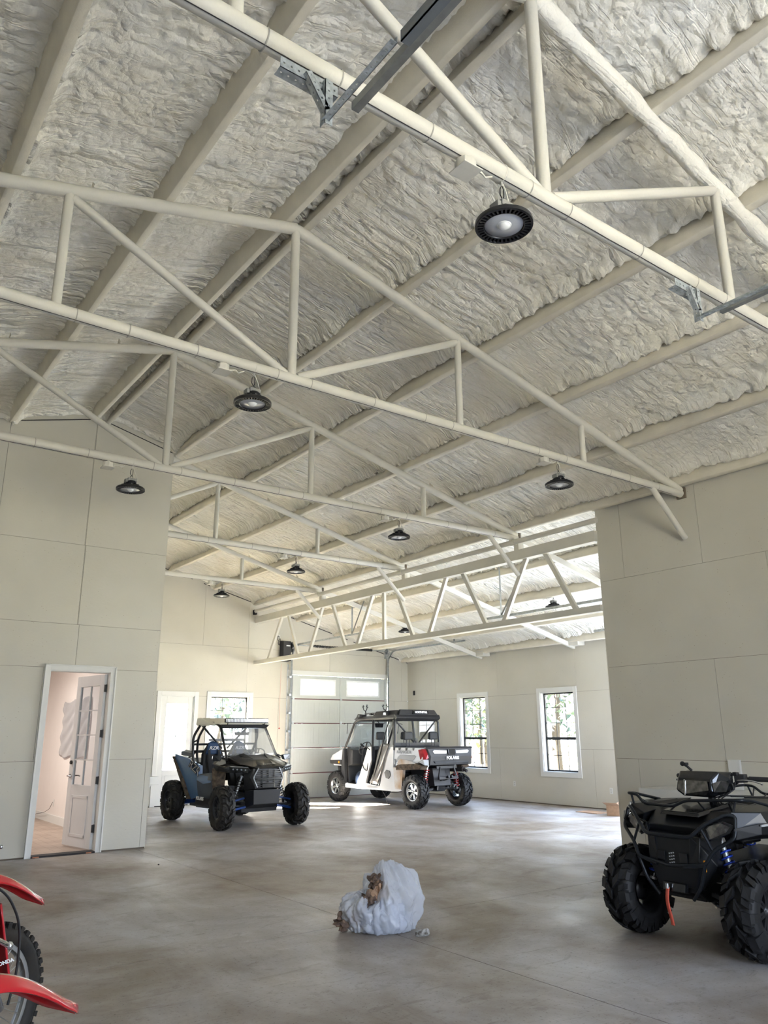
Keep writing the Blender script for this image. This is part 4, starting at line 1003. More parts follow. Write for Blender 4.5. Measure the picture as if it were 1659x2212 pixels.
# side lower panel and door, each side
for sg, nm in ((-1, 'l'), (1, 'r')):
    S_ = lambda P: [(sg*x, y, z) for x, y, z in P]
    dr_ = B1('door_panel', S_([(.58, -.42, .44), (.62, -.40, .78), (.58, -.34, .90), (.60, .18, .86), (.64, .22, .74), (.60, .20, .42), (.52, -.42, .44), (.52, -.38, .88), (.54, .18, .84), (.54, .20, .42)]), GREYB)
    B1('door_stripe', S_([(.63, -.38, .73), (.655, -.10, .70), (.655, .20, .76), (.62, .22, .86), (.60, -.36, .82), (.60, .2, .74)]), BLUEP, dr_)
    B1('rear_quarter', S_([(.60, .20, .46), (.63, .25, .80), (.60, .28, 1.02), (.66, .62, 1.13), (.70, 1.18, 1.20), (.69, 1.20, 1.14), (.64, .70, .72), (.60, .52, .40), (.5, .22, .46), (.5, .3, 1.0), (.54, 1.18, 1.19), (.5, .55, .42)]), BLUEP)
    B1('rear_fender_liner', S_([(.66, .56, .40), (.70, .70, .66), (.745, 1.20, 1.14), (.73, 1.26, 1.16), (.66, .64, .44), (.44, .58, .38), (.44, .80, .70), (.44, 1.22, 1.12), (.44, 1.26, 1.16), (.44, .66, .42)]), MUD)
    B1('rocker_panel', S_([(.50, -.46, .28), (.60, -.40, .36), (.62, -.36, .46), (.62, .26, .46), (.60, .30, .32), (.50, .50, .26), (.46, .50, .40), (.46, -.46, .40)]), BLACKM)
    B1('front_fender', S_([(.66, -1.00, .99), (.70, -.85, 1.03), (.70, -.58, 1.06), (.66, -.45, 1.04), (.58, -.48, 1.14), (.40, -1.18, 1.02), (.42, -.55, 1.16), (.62, -1.05, .93), (.68, -.70, .94), (.42, -1.18, .95)]), DBLK)
    B1('front_fender_liner', S_([(.68, -.62, 1.0), (.70, -.56, .98), (.62, -.44, .70), (.60, -.42, .46), (.56, -.50, .46), (.44, -.52, .5), (.44, -.62, 1.0), (.60, -.50, .72)]), MUD)
    B1('fender_cap', S_([(.60, -.60, 1.10), (.69, -.66, 1.065), (.69, -.84, 1.04), (.60, -.90, 1.065), (.52, -.72, 1.13), (.56, -.58, 1.13)]), mat('grey_fender_cap', (.30, .31, .33), .35, var=.1) if nm == 'l' else bpy.data.materials['grey_fender_cap'], bevel=.004)
    hl = B1('headlight', S_([(.30, -1.29, .96), (.34, -1.27, 1.01), (.62, -1.07, 1.03), (.665, -1.00, .99), (.60, -1.06, .94), (.36, -1.26, .91), (.34, -1.1, .95), (.58, -.98, .98)]), BLACKG)
    q = MB()
    for k in range(4): t = .18+.2*k; q.sphere((sg*(.34+.29*t), -1.285+.20*t, .963+.02*t), .019, 10, 6, (1, .5, .8))
    q.build('headlight_led', LAMP, hl)
    B1('running_light', S_([(.36, -1.29, 1.005), (.60, -1.09, 1.022), (.60, -1.085, 1.030), (.36, -1.285, 1.015), (.36, -1.27, 1.01), (.6, -1.07, 1.025)]), LEDW, hl, bevel=0)
    # bumper arm frame of the grille
    q = MB(); q.path([(sg*.20, -1.36, 1.00), (sg*.29, -1.35, .84), (sg*.22, -1.37, .68)], .014, 8, .03); q.build('grille_frame', mat('silver_grille_bar', (.24, .25, .26), .35, .5, var=.05) if nm == 'l' else bpy.data.materials['silver_grille_bar'], z_)
    # suspension
    q = MB(); q.beam((sg*.30, -1.12, .36), (sg*.60, -1.08, .30), .05, .035).beam((sg*.30, -.86, .38), (sg*.60, -1.02, .31), .05, .035).beam((sg*.32, -1.1, .50), (sg*.60, -1.08, .44), .04, .03); q.build('control_arm', BLUED, z_, bevel=.005)
    q = MB(); q.beam((sg*.42, .45, .38), (sg*.62, 1.08, .33), .06, .07).beam((sg*.20, 1.15, .30), (sg*.62, 1.12, .28), .035, .03).beam((sg*.20, 1.15, .45), (sg*.62, 1.12, .42), .035, .03); q.build('trailing_arm', BLUED, z_, bevel=.005)
    q = MB(); q.cyl((sg*.12, -1.08, .38), (sg*.62, -1.08, .37), .018, 10); q.cyl((sg*.12, 1.12, .38), (sg*.62, 1.12, .37), .018, 10); q.build('axle_shaft', BLACKM, z_)
    shock((sg*.34, -1.02, .86), (sg*.52, -1.06, .38), .038, BLACKM, z_); shock((sg*.40, .62, .98), (sg*.56, 1.05, .42), .038, BLACKM, z_)
# nose, grille, bumper
hood = B1('hood', [(-.30, -1.34, 1.02), (.30, -1.34, 1.02), (-.22, -1.37, .99), (.22, -1.37, .99), (-.44, -1.16, 1.06), (.44, -1.16, 1.06), (-.50, -.74, 1.17), (.50, -.74, 1.17), (-.30, -.70, 1.21), (.30, -.70, 1.21), (-.18, -1.1, 1.13), (.18, -1.1, 1.13), (-.48, -.74, 1.06), (.48, -.74, 1.06), (-.3, -1.2, .96), (.3, -1.2, .96)], DBLK)
for sg in (-1, 1): B1('hood_ridge', [(sg*x, y, z) for x, y, z in [(-.17, -1.30, 1.05), (-.10, -1.31, 1.06), (-.20, -.76, 1.235), (-.30, -.76, 1.215), (-.14, -1.0, 1.15), (-.22, -1.0, 1.13), (-.2, -.8, 1.15)]], DBLK, hood, False, .004)
for sg in (-1, 1): B1('hood_scoop', [(sg*x, y, z) for x, y, z in [(-.42, -1.08, 1.085), (-.36, -1.12, 1.08), (-.32, -.80, 1.195), (-.46, -.80, 1.175), (-.40, -.9, 1.12)]], DBLK, hood, False, .004)
B1('nose_panel', [(-.31, -1.20, .96), (.31, -1.20, .96), (-.29, -1.34, .99), (.29, -1.34, .99), (-.33, -1.30, .84), (.33, -1.30, .84), (-.24, -1.34, .66), (.24, -1.34, .66), (-.3, -1.05, .6), (.3, -1.05, .6), (-.36, -1.1, .9), (.36, -1.1, .9)], BLACKM)
gr = MB()
for z in [.68+.035*i for i in range(9)]: w = .25 if z > .72 else .2; gr.b2((-w, -1.365, z-.006), (w, -1.345, z+.006))
for x in (-.12, 0, .12): gr.b2((x-.006, -1.362, .67), (x+.006, -1.35, .97))
gr.build('grille', BLACKG, z_)
B1('bumper', [(-.24, -1.40, .84), (.24, -1.40, .84), (-.24, -1.40, .80), (.24, -1.40, .80), (-.27, -1.34, .82), (.27, -1.34, .82)], BLACKG, bevel=.004)
B1('skid_plate', [(-.27, -1.34, .64), (.27, -1.34, .64), (-.24, -1.30, .40), (.24, -1.30, .40), (-.30, -1.0, .30), (.30, -1.0, .30), (-.32, -1.1, .62), (.32, -1.1, .62)], BLACKM)
B1('winch_mount', [(-.12, -1.38, .74), (.12, -1.38, .74), (-.12, -1.38, .67), (.12, -1.38, .67), (-.14, -1.32, .75), (.14, -1.32, .66)], BLACKG, bevel=.004)
# dash, seats, wheel, bed
B1('dashboard', [(-.52, -.74, 1.16), (.52, -.74, 1.16), (-.52, -.50, 1.17), (.52, -.50, 1.17), (-.50, -.48, 1.00), (.50, -.48, 1.00), (-.5, -.74, .9), (.5, -.74, .9)], BLACKM)
q = MB(); q.lathe([(.155, -.012), (.168, 0), (.155, .012), (.145, 0)], n=28, closed=True)
for a in (0.3, 2.84, 4.71): q.beam((0, 0, 0), (.15*cos(a), .15*sin(a), 0), .022, .012)
q.cyl((0, 0, -.18), (0, 0, 0), .02, 8); q.xf(Matrix.Translation((.27, -.38, 1.17)) @ Matrix.Rotation(R_(-58), 4, 'X')); q.build('steering_wheel', BLACKM, z_)
for x in (-.27, .27):
    s = MB(); s.hull([(x-.20, .22, .62), (x+.20, .22, .62), (x-.24, .30, .95), (x+.24, .30, .95), (x-.20, .36, 1.22), (x+.20, .36, 1.22), (x-.10, .40, 1.40), (x+.10, .40, 1.40), (x-.06, .45, 1.43), (x+.06, .45, 1.43), (x-.2, .46, 1.2), (x+.2, .46, 1.2), (x-.2, .38, .62), (x+.2, .38, .62), (x-.22, .42, .95), (x+.22, .42, .95)])
    se = s.build('seat', SEATK, z_, bevel=.025, seg=3)
    MB().hull([(x-.215, -.20, .56), (x+.215, -.20, .56), (x-.215, .24, .52), (x+.215, .24, .52), (x-.2, -.22, .66), (x+.2, -.22, .66), (x-.2, .24, .62), (x+.2, .24, .62)]).build('seat_cushion', SEATK, se, bevel=.03, seg=3)
    MB().hull([(x-.155, .345, 1.22), (x+.155, .345, 1.22), (x-.09, .385, 1.41), (x+.09, .385, 1.41), (x-.05, .44, 1.44), (x+.05, .44, 1.44), (x-.16, .36, 1.18), (x+.16, .36, 1.18), (x-.17, .42, 1.2), (x+.17, .42, 1.2)]).build('headrest', SEATB, se, bevel=.02, seg=3)
    text_mesh('lettering', 'RZR', .085, TXT, se, frame_m((x, .352, 1.31), (1, 0, 0), (0, .16, 1)), .002, .001, .3, 1.2)
    q = MB()
    for dx in (-.10, .10): q.beam((x+dx, .335, 1.28), (x+dx*.8, .20, .66), .045, .004, (0, -1, 0))
    q.build('harness', SEATK, se)
B1('cargo_bed', [(-.58, .60, 1.05), (.58, .60, 1.05), (-.60, 1.16, 1.12), (.60, 1.16, 1.12), (-.50, .60, .70), (.50, .60, .70), (-.5, 1.20, .80), (.5, 1.20, .80)], BLACKM)
for sg in (-1, 1): B1('bed_rail', [(sg*x, y, z) for x, y, z in [(-.62, .50, 1.22), (-.54, .50, 1.24), (-.56, .98, 1.28), (-.66, .98, 1.25), (-.62, .52, 1.15), (-.66, 1.0, 1.18)]], GREYB)
# roll cage
cg = MB(); T_ = .024
for sg in (-1, 1):
    cg.path([(sg*.53, -.78, 1.13), (sg*.50, -.68, 1.20), (sg*.455, -.30, 1.70), (sg*.50, -.18, 1.76), (sg*.56, .30, 1.78), (sg*.66, .44, 1.52), (sg*.66, .42, 1.18), (sg*.60, .38, .9)], T_, 10, .10, 5)
    cg.path([(sg*.53, .16, 1.77), (sg*.62, .30, 1.50), (sg*.57, .44, 1.20), (sg*.54, .42, 1.0)], T_*.9, 10, .1)
    cg.path([(sg*.66, .42, 1.42), (sg*.61, .34, 1.46)], T_*.7, 8)
    cg.tube([(sg*.60, .44, 1.24), (sg*.50, 1.0, 1.12)], T_*.8, 8)
cg.tube([(-.46, -.28, 1.71), (.46, -.28, 1.71)], T_, 10); cg.tube([(-.55, .28, 1.78), (.55, .28, 1.78)], T_, 10)
cg.tube([(-.64, .46, 1.25), (.64, .46, 1.25)], T_, 10); cg.tube([(-.64, .46, 1.38), (.64, .46, 1.38)], T_*.8, 8)
cg.tube([(-.52, .44, 1.75), (-.05, .46, 1.30)], T_*.8, 8); cg.tube([(.52, .44, 1.75), (.05, .46, 1.30)], T_*.8, 8)
cg.build('roll_cage', BLACK, z_)
rfp = MB(); rfp.hull([(-.52, -.40, 1.735), (.52, -.40, 1.735), (-.60, .42, 1.80), (.60, .42, 1.80), (-.47, -.36, 1.765), (.47, -.36, 1.765), (-.50, .40, 1.865), (.50, .40, 1.865), (-.46, -.05, 1.84), (.46, -.05, 1.84)])
rp = rfp.build('roof_panel', WROOF, z_, bevel=.012)
for sg in (-1, 1): B1('roof_side_wing', [(sg*x, y, z) for x, y, z in [(-.60, .42, 1.80), (-.52, -.38, 1.735), (-.58, .38, 1.70), (-.62, .44, 1.74), (-.60, .44, 1.86), (-.54, .40, 1.87)]], WROOF, rp)
B1('windshield_visor', [(-.49, -.42, 1.73), (.49, -.42, 1.73), (-.46, -.34, 1.66), (.46, -.34, 1.66), (-.46, -.30, 1.74), (.46, -.30, 1.74)], BLACKM, bevel=.01)
ws = MB(); ws.grid(lambda u, v: ((-.50+1.0*u)*(1-.10*v), -.73+.40*v-.03*sin(pi*u), 1.19+.50*v), 10, 6); ws.build('windshield', WSH, z_, solid=.004)
# light bar
lb_ = MB(); lb_.b2((-.44, -.47, 1.765), (.44, -.41, 1.845)); lo_ = lb_.build('light_bar', BLACK, z_, bevel=.008)
q = MB()
for k in range(30): x = -.42+.84*k/29; q.b2((x-.009, -.474, 1.778), (x+.009, -.469, 1.834))
q.build('led_row', LEDW, lo_)
q = MB()
for x in (-.38, .38): q.tube([(x, -.44, 1.765), (x, -.43, 1.735), (x*.93, -.36, 1.745)], .008, 6)
q.build('bar_bracket', BLACK, lo_)
# mirrors
for sg in (-1, 1):
    q = MB(); q.hull([(sg*.60, -.76, 1.20), (sg*.78, -.74, 1.21), (sg*.79, -.74, 1.12), (sg*.64, -.76, 1.10), (sg*.60, -.68, 1.19), (sg*.76, -.68, 1.2), (sg*.76, -.68, 1.12), (sg*.63, -.68, 1.11)]); mo = q.build('mirror', BLACKG, z_, bevel=.012)
    MB().tube([(sg*.52, -.72, 1.20), (sg*.62, -.72, 1.16)], .012, 8).build('mirror_arm', BLACK, mo)
MB().hull([(-.16, -.26, 1.60), (.16, -.26, 1.60), (-.14, -.26, 1.54), (.14, -.26, 1.54), (-.12, -.24, 1.60), (.12, -.24, 1.60)]).tube([(0, -.25, 1.60), (0, -.28, 1.70)], .01, 6).build('rear_view_mirror', BLACKM, z_, bevel=.01)
aw = MB().tube([(-.50, -.74, 1.17), (-.505, -.76, 1.10), (-.49, -.80, 1.05)], .006, 6); aw.build('antenna_lead', BLACK, z_)
# lettering
text_mesh('lettering', 'POLARIS', .085, TXT, z_, frame_m((-.628, .06, .44), (0, -1, 0), (0, 0, 1)), .002, .002, 0, 1.0)
text_mesh('lettering', 'RZR', .21, mat('dark_lettering', (.02, .02, .025), .4, var=.05), z_, frame_m((-.664, .32, .97), (0, -1, -.35), (.05, -.35, .9)), .004, .010, .3, 1.25)
text_mesh('lettering', 'RZR', .21, TXT, z_, frame_m((-.668, .32, .97), (0, -1, -.35), (.05, -.35, .9)), .004, -.0005, .3, 1.25)
text_mesh('lettering', 'RZR', .21, bpy.data.materials['dark_lettering'], z_, frame_m((-.673, .32, .97), (0, -1, -.35), (.05, -.35, .9)), .004, -.0055, .3, 1.25)
text_mesh('lettering', 'POLARIS', .05, mat('dull_badge', (.22, .22, .20), .4, var=.05), hood, frame_m((0, -1.305, 1.062), (1, 0, 0), (0, .9, .35)), .002)
# wheels
wz = make_wheel(.362, .245, .185, RUB, DRIM, 15, 10, 'split')
FT, RTk = (-1.08, 1.11), .72
first = True
for y in FT:
    for sg in (-1, 1):
        o = wz if first else copy_tree(wz); first = False
        o.parent = z_; o.location = (sg*RTk, y, .362); o.rotation_euler = (0, 0, (0 if sg > 0 else pi)+(R_(-4) if y < 0 else 0)); KIDS.setdefault(z_.name, []).append(o)
        o.rotation_euler.rotate_axis('X', .7*y+sg)
# ================================================================== UTILITY SIDE-BY-SIDE (tail towards the camera)
WBODY = mat('white_body_plastic', (.60, .63, .68), .35, coat=.2, var=.02)
WMUD = mat('white_body_splashed', (.58, .60, .63), .5, col2=(.40, .27, .16), vscale=3.2, bump=.2, bscale=60, bdist=.003)
REDL = mat('red_tail_lens', (.42, .02, .03), .15, coat=.6, var=.1); REDS = mat('red_spring', (.30, .02, .02), .4, var=.1)
SILV = mat('silver_strip', (.55, .58, .61), .3, .4, var=.03); VINYL = glass_mat('smoky_vinyl', (.50, .46, .42), .08, .15, .18)
MRIM = mat('machined_rim', (.62, .64, .66), .22, 1.0, var=.05); CAB = mat('cab_interior', (.028, .030, .034), .65, var=.2)
u_ = thing('utility_side_by_side', 'muddy white and black utility vehicle with cargo bed, parked by the far garage door', 'utility vehicle', (11.64, 15.29, 0), R_(2.2))
def U(name, pts, m, parent=None, mir=False, bevel=.008):
    q = MB(); q.hull(pts, mir); return q.build(name, m, parent or u_, bevel=bevel)
def side(name, poly, x0, x1, m, parent=None, bevel=.008, which=(-1, 1)):
    for sg in which:
        q = MB(); q.prism(poly, sg*x0, sg*x1, 'YZ'); q.build(name, m, parent or u_, bevel=bevel)
U('chassis', [(-.50, -1.10, .34), (.50, -1.10, .34), (-.60, -.6, .32), (.60, -.6, .32), (-.60, 1.0, .32), (.60, 1.0, .32), (-.45, 1.5, .36), (.45, 1.5, .36), (-.60, .9, .42), (.60, .9, .42), (-.60, -.9, .42), (.60, -.9, .42), (-.45, 1.5, .5), (.45, 1.5, .5)], BLACKM)
U('rear_frame', [(-.24, -1.60, .46), (.24, -1.60, .46), (-.26, -1.55, .84), (.26, -1.55, .84), (-.40, -1.0, .40), (.40, -1.0, .40), (-.4, -1.0, .84), (.4, -1.0, .84)], BLACKM)
# side body
side('sill', [(1.20, .33), (1.22, .44), (.70, .41), (-1.0, .46), (-1.02, .36), (-.9, .33)], .60, .69, WBODY)
side('middle_door_post', [(.64, .40), (.50, .66), (.30, 1.06), (.20, 1.26), (.07, 1.27), (.06, .98), (.28, .46), (-.28, .42), (-.26, .36), (.64, .36)], .63, .69, WBODY)
side('middle_post_edge', [(.07, 1.27), (.03, 1.27), (.03, .94), (.22, .46), (.28, .46), (.06, .98)], .62, .70, BLACKM)
side('rear_body_post', [(-.40, 1.06), (-.62, 1.27), (-.76, 1.27), (-.74, .84), (-.80, .38), (-.20, .38), (-.18, .50)], .63, .70, WBODY)
side('rear_splash_panel', [(-.742, .84), (-1.08, .80), (-1.04, .52), (-1.02, .38), (-.802, .38)], .63, .705, WMUD)
side('front_door_edge', [(1.18, 1.22), (1.13, 1.20), (1.10, .44), (1.22, .40), (1.25, .9)], .62, .70, BLACKM)
for sg in (-1, 1):
    S_ = lambda P: [(sg*x, y, z) for x, y, z in P]
    fp = U('front_fender', S_([(.70, 1.22, 1.20), (.70, 1.62, 1.06), (.68, 1.74, .96), (.70, 1.24, .82), (.70, 1.55, .82), (.40, 1.20, 1.24), (.40, 1.70, 1.08), (.5, 1.72, .86), (.45, 1.24, .82)]), WBODY)
    U('fender_lower', S_([(.71, 1.22, .84), (.71, 1.70, .86), (.71, 1.72, .94), (.71, 1.24, .96), (.5, 1.70, .80), (.5, 1.24, .80)]), BLACKM)
    MB().cyl((sg*.705, 1.33, .90), (sg*.716, 1.33, .90), .028, 12).build('side_reflector', mat('amber_lens', (.9, .35, .03), .2, var=.05) if sg < 0 else bpy.data.materials['amber_lens'], fp)
    U('headlight', S_([(.44, 1.76, 1.0), (.69, 1.68, 1.02), (.69, 1.66, .93), (.46, 1.78, .92), (.5, 1.6, .95), (.6, 1.6, 1.0)]), LAMP)
    # bed side
    bs_ = U('bed_side', S_([(.68, -.77, 1.26), (.70, -.77, 1.00), (.71, -.79, .90), (.70, -1.72, 1.26), (.72, -1.76, 1.02), (.71, -1.50, .92), (.60, -.77, 1.26), (.60, -1.74, 1.26), (.60, -.77, .90), (.60, -1.74, .98)]), WBODY)
    U('bed_side_recess', S_([(.718, -.92, 1.06), (.718, -.86, .98), (.722, -.96, .93), (.722, -1.40, .95), (.722, -1.55, 1.08), (.715, -1.48, 1.11), (.715, -1.0, 1.11), (.69, -1.2, 1.0), (.69, -1.0, 1.09), (.69, -1.5, 1.09)]), GREYB if sg > 0 else mat('grey_bed_panel', (.30, .32, .36), .45, var=.05), bs_)  # plain grey plate on the bed side
    U('rear_fender', S_([(.70, -.80, .92), (.72, -1.05, .96), (.73, -1.55, .95), (.72, -1.72, .88), (.72, -1.66, .82), (.74, -1.05, .83), (.72, -.86, .78), (.5, -.80, .90), (.5, -1.7, .88), (.5, -1.6, .80), (.5, -.86, .78)]), MUD)
    U('fender_splash', S_([(.725, -.95, 1.00), (.735, -1.05, 1.02), (.738, -1.42, .99), (.735, -1.56, .93), (.73, -.90, .90), (.70, -1.0, 1.0), (.70, -1.5, .92), (.70, -.9, .9)]), WMUD, bs_)
    for y in (-.92, -1.16, -1.40): U('stake_pocket', S_([(.675, y, 1.255), (.695, y, 1.255), (.70, y-.07, 1.255), (.675, y-.07, 1.255), (.70, y-.01, 1.20), (.70, y-.06, 1.20), (.66, y, 1.2)]), BLACKM, bs_, bevel=.003)
    U('side_step_hole', S_([(.702, -.42, .72), (.712, -.50, .78), (.712, -.62, .76), (.712, -.66, .66), (.712, -.58, .58), (.70, -.46, .60), (.66, -.5, .7), (.66, -.6, .6), (.66, -.6, .76)]), BLACKM)
    U('fender_vent', S_([(.715, -.80, 1.02), (.715, -.90, 1.00), (.715, -.98, .92), (.72, -.84, .86), (.70, -.8, .9), (.68, -.85, .95), (.68, -.9, .9), (.68, -.85, 1.0)]), BLACKG, bs_, bevel=.003)
    tl = U('tail_light', S_([(.60, -1.86, 1.23), (.715, -1.74, 1.24), (.725, -1.62, 1.22), (.725, -1.68, 1.02), (.70, -1.84, 1.02), (.60, -1.88, 1.06), (.6, -1.7, 1.2), (.6, -1.7, 1.05)]), REDL)
    U('corner_bumper', S_([(.60, -1.88, 1.03), (.725, -1.78, 1.02), (.725, -1.64, .96), (.70, -1.80, .90), (.60, -1.86, .90), (.6, -1.7, .96)]), WBODY)
    # suspension
    q = MB(); q.beam((sg*.30, -1.30, .40), (sg*.56, -1.42, .33), .05, .04).beam((sg*.30, -1.60, .40), (sg*.56, -1.45, .33), .05, .04).beam((sg*.3, -1.42, .56), (sg*.56, -1.42, .48), .05, .03); q.build('control_arm', BLACKM, u_, bevel=.004)
    q = MB(); q.cyl((sg*.12, -1.42, .40), (sg*.60, -1.42, .37), .022, 10).sphere((sg*.30, -1.42, .40), .045, 12, 8); q.build('axle_shaft', BLACKM, u_)
    MB().beam((sg*.3, 1.42, .42), (sg*.58, 1.42, .34), .30, .04).build('front_control_arm', BLACKM, u_)
    shock((sg*.40, -1.56, .90), (sg*.50, -1.52, .38), .050, REDS, u_, 8); shock((sg*.42, 1.36, .86), (sg*.52, 1.40, .40), .045, REDS, u_, 8)
# bed floor, tailgate
U('bed_floor', [(-.62, -.78, .90), (.62, -.78, .90), (-.62, -1.78, .90), (.62, -1.78, .90), (-.62, -.78, .96), (.62, -.78, .96), (-.62, -1.78, .96), (.62, -1.78, .96)], BLACKM)
tg = U('tailgate', [(-.66, -1.86, 1.25), (.66, -1.86, 1.25), (-.60, -1.90, 1.08), (.60, -1.90, 1.08), (-.62, -1.88, .90), (.62, -1.88, .90), (-.66, -1.80, 1.25), (.66, -1.80, 1.25), (-.62, -1.80, .90), (.62, -1.80, .90)], BLACKM, bevel=.012)
U('tailgate_rim', [(-.70, -1.84, 1.275), (.70, -1.84, 1.275), (-.70, -1.80, 1.285), (.70, -1.80, 1.285), (-.68, -1.87, 1.235), (.68, -1.87, 1.235), (-.68, -1.78, 1.24), (.68, -1.78, 1.24)], BLACKM, tg)
for sg in (-1, 1): U('tailgate_strip', [(sg*.14, -1.895, 1.20), (sg*.50, -1.890, 1.215), (sg*.54, -1.890, 1.185), (sg*.49, -1.893, 1.14), (sg*.14, -1.897, 1.14), (sg*.14, -1.87, 1.2), (sg*.5, -1.87, 1.2)], SILV, tg, bevel=.003)
U('tailgate_handle', [(-.11, -1.91, 1.23), (.11, -1.91, 1.23), (-.10, -1.92, 1.11), (.10, -1.92, 1.11), (-.11, -1.88, 1.23), (.11, -1.88, 1.23), (-.1, -1.88, 1.1), (.1, -1.88, 1.1)], BLACKG, tg, bevel=.005)
text_mesh('lettering', 'POLARIS', .085, TXT, tg, frame_m((.02, -1.915, 1.045), (1, 0, 0), (0, .05, 1)), .003, .003, 0, 1.15)
U('tailgate_lower', [(-.52, -1.91, .985), (.52, -1.91, .985), (-.48, -1.905, .94), (.48, -1.905, .94), (-.52, -1.88, .99), (.52, -1.88, .93)], CAB, tg, bevel=.004)
text_mesh('lettering', 'RANGER', .085, mat('grey_lettering', (.30, .32, .36), .4, var=.02), u_, frame_m((-.706, -1.12, 1.165), (0, -1, 0), (.1, 0, 1)), .002, .003, 0, 1.5)
q = MB()
for x in (-.05, .05): q.beam((x, -1.86, .66), (x, -1.5, .56), .05, .05)
q.b2((-.28, -1.80, .60), (.28, -1.74, .66)); q.b2((-.30, -1.74, .82), (.30, -1.70, .88)); q.beam((-.28, -1.77, .62), (-.20, -1.74, .86), .03, .03).beam((.28, -1.77, .62), (.20, -1.74, .86), .03, .03); q.build('hitch_frame', BLACKM, u_, bevel=.004)
U('differential', [(-.14, -1.55, .34), (.14, -1.55, .34), (-.14, -1.28, .34), (.14, -1.28, .34), (-.12, -1.56, .48), (.12, -1.56, .48), (-.12, -1.3, .5), (.12, -1.3, .5)], BLACKG, bevel=.03)
MB().cyl((.38, -1.0, .78), (.40, -1.85, .80), .055, 16).cyl((.40, -1.85, .80), (.42, -1.93, .76), .034, 14).build('exhaust', DARK, u_)
# hood and dash
U('hood', [(-.44, 1.18, 1.25), (.44, 1.18, 1.25), (-.42, 1.70, 1.10), (.42, 1.70, 1.10), (-.40, 1.78, 1.0), (.40, 1.78, 1.0), (-.44, 1.2, .9), (.44, 1.2, .9), (-.4, 1.7, .7), (.4, 1.7, .7)], WBODY)
U('front_grille', [(-.44, 1.76, .98), (.44, 1.76, .98), (-.42, 1.82, .90), (.42, 1.82, .90), (-.36, 1.80, .52), (.36, 1.80, .52), (-.4, 1.6, .5), (.4, 1.6, .5), (-.4, 1.6, .9), (.4, 1.6, .9)], BLACKM)
U('dashboard', [(-.60, 1.14, 1.24), (.60, 1.14, 1.24), (-.60, .92, 1.18), (.60, .92, 1.18), (-.58, .96, .86), (.58, .96, .86), (-.6, 1.14, .8), (.6, 1.14, .8)], CAB)
U('firewall', [(-.60, 1.10, .86), (.60, 1.10, .86), (-.60, 1.06, .40), (.60, 1.06, .40), (-.6, 1.16, .86), (.6, 1.16, .86), (-.6, 1.16, .4), (.6, 1.16, .4)], CAB)
q = MB(); q.lathe([(.165, -.013), (.18, 0), (.165, .013), (.155, 0)], n=30, closed=True)
for a in (.2, 2.94, 4.71): q.beam((0, 0, 0), (.16*cos(a), .16*sin(a), 0), .026, .014)
q.cyl((0, 0, 0), (0, 0, .2), .022, 8); q.xf(Matrix.Translation((-.36, .74, 1.22)) @ Matrix.Rotation(R_(-60), 4, 'X')); q.build('steering_wheel', BLACKM, u_)
# seats: two rows
for y, nm in ((.38, 'front'), (-.62, 'rear')):
    U('seat_cushion', [(-.58, y+.24, .66), (.58, y+.24, .66), (-.58, y-.22, .64), (.58, y-.22, .64), (-.58, y+.26, .76), (.58, y+.26, .76), (-.58, y-.2, .74), (.58, y-.2, .74)], CAB, bevel=.03)
    U('seat_base', [(-.56, y+.18, .40), (.56, y+.18, .40), (-.56, y-.2, .40), (.56, y-.2, .40), (-.56, y+.2, .66), (.56, y+.2, .66), (-.56, y-.2, .66), (.56, y-.2, .66)], BLACKM)
    for x in (-.38, 0, .38):
        U('backrest', [(x-.16, y-.18, .74), (x+.16, y-.18, .74), (x-.17, y-.24, 1.20), (x+.17, y-.24, 1.20), (x-.15, y-.30, .74), (x+.15, y-.30, .74), (x-.13, y-.32, 1.22), (x+.13, y-.32, 1.22)], CAB, bevel=.03)
        if x: hr = U('headrest', [(x-.13, y-.22, 1.42), (x+.13, y-.22, 1.42), (x-.12, y-.23, 1.60), (x+.12, y-.23, 1.60), (x-.13, y-.31, 1.42), (x+.13, y-.31, 1.42), (x-.12, y-.30, 1.6), (x+.12, y-.30, 1.6)], CAB, bevel=.03); MB().cyl((x-.05, y-.27, 1.2), (x-.05, y-.27, 1.44), .01, 6).cyl((x+.05, y-.27, 1.2), (x+.05, y-.27, 1.44), .01, 6).build('headrest_post', BLACK, hr)
# cage
c_ = MB(); t_ = .027
for sg in (-1, 1):
    c_.path([(sg*.66, 1.17, 1.20), (sg*.62, .80, 1.84), (sg*.60, .66, 1.88), (sg*.60, -.70, 1.90), (sg*.66, -.76, 1.84), (sg*.68, -.76, 1.20)], t_, 10, .06, 4)
    c_.path([(sg*.66, 1.17, 1.20), (sg*.67, 1.14, .50)], t_, 10)
    c_.tube([(sg*.60, .10, 1.89), (sg*.66, .06, 1.24)], t_*1.1, 10)
    c_.tube([(sg*.60, -.72, 1.84), (sg*.03, -.75, 1.32)], t_*.75, 8)
for y, z, x in ((.72, 1.87, .60), (.10, 1.90, .60), (-.74, 1.86, .62), (-.76, 1.28, .66)): c_.tube([(-x, y, z), (x, y, z)], t_, 10)
c_.b2((-.66, -.78, 1.24), (.66, -.74, 1.36)); c_.b2((-.02, -.76, 1.32), (.02, -.73, 1.45))
c_.build('roll_cage', BLACK, u_)
q = MB(); q.b2((-.02, .08, 1.30), (.03, .11, 1.88)); q.build('centre_post', BLACK, u_)
rw = MB(); rw.b2((-.58, -.735, 1.36), (.58, -.730, 1.84)); rw.build('rear_window', glass_mat('cab_window', (.93, .95, .96), .06), u_)
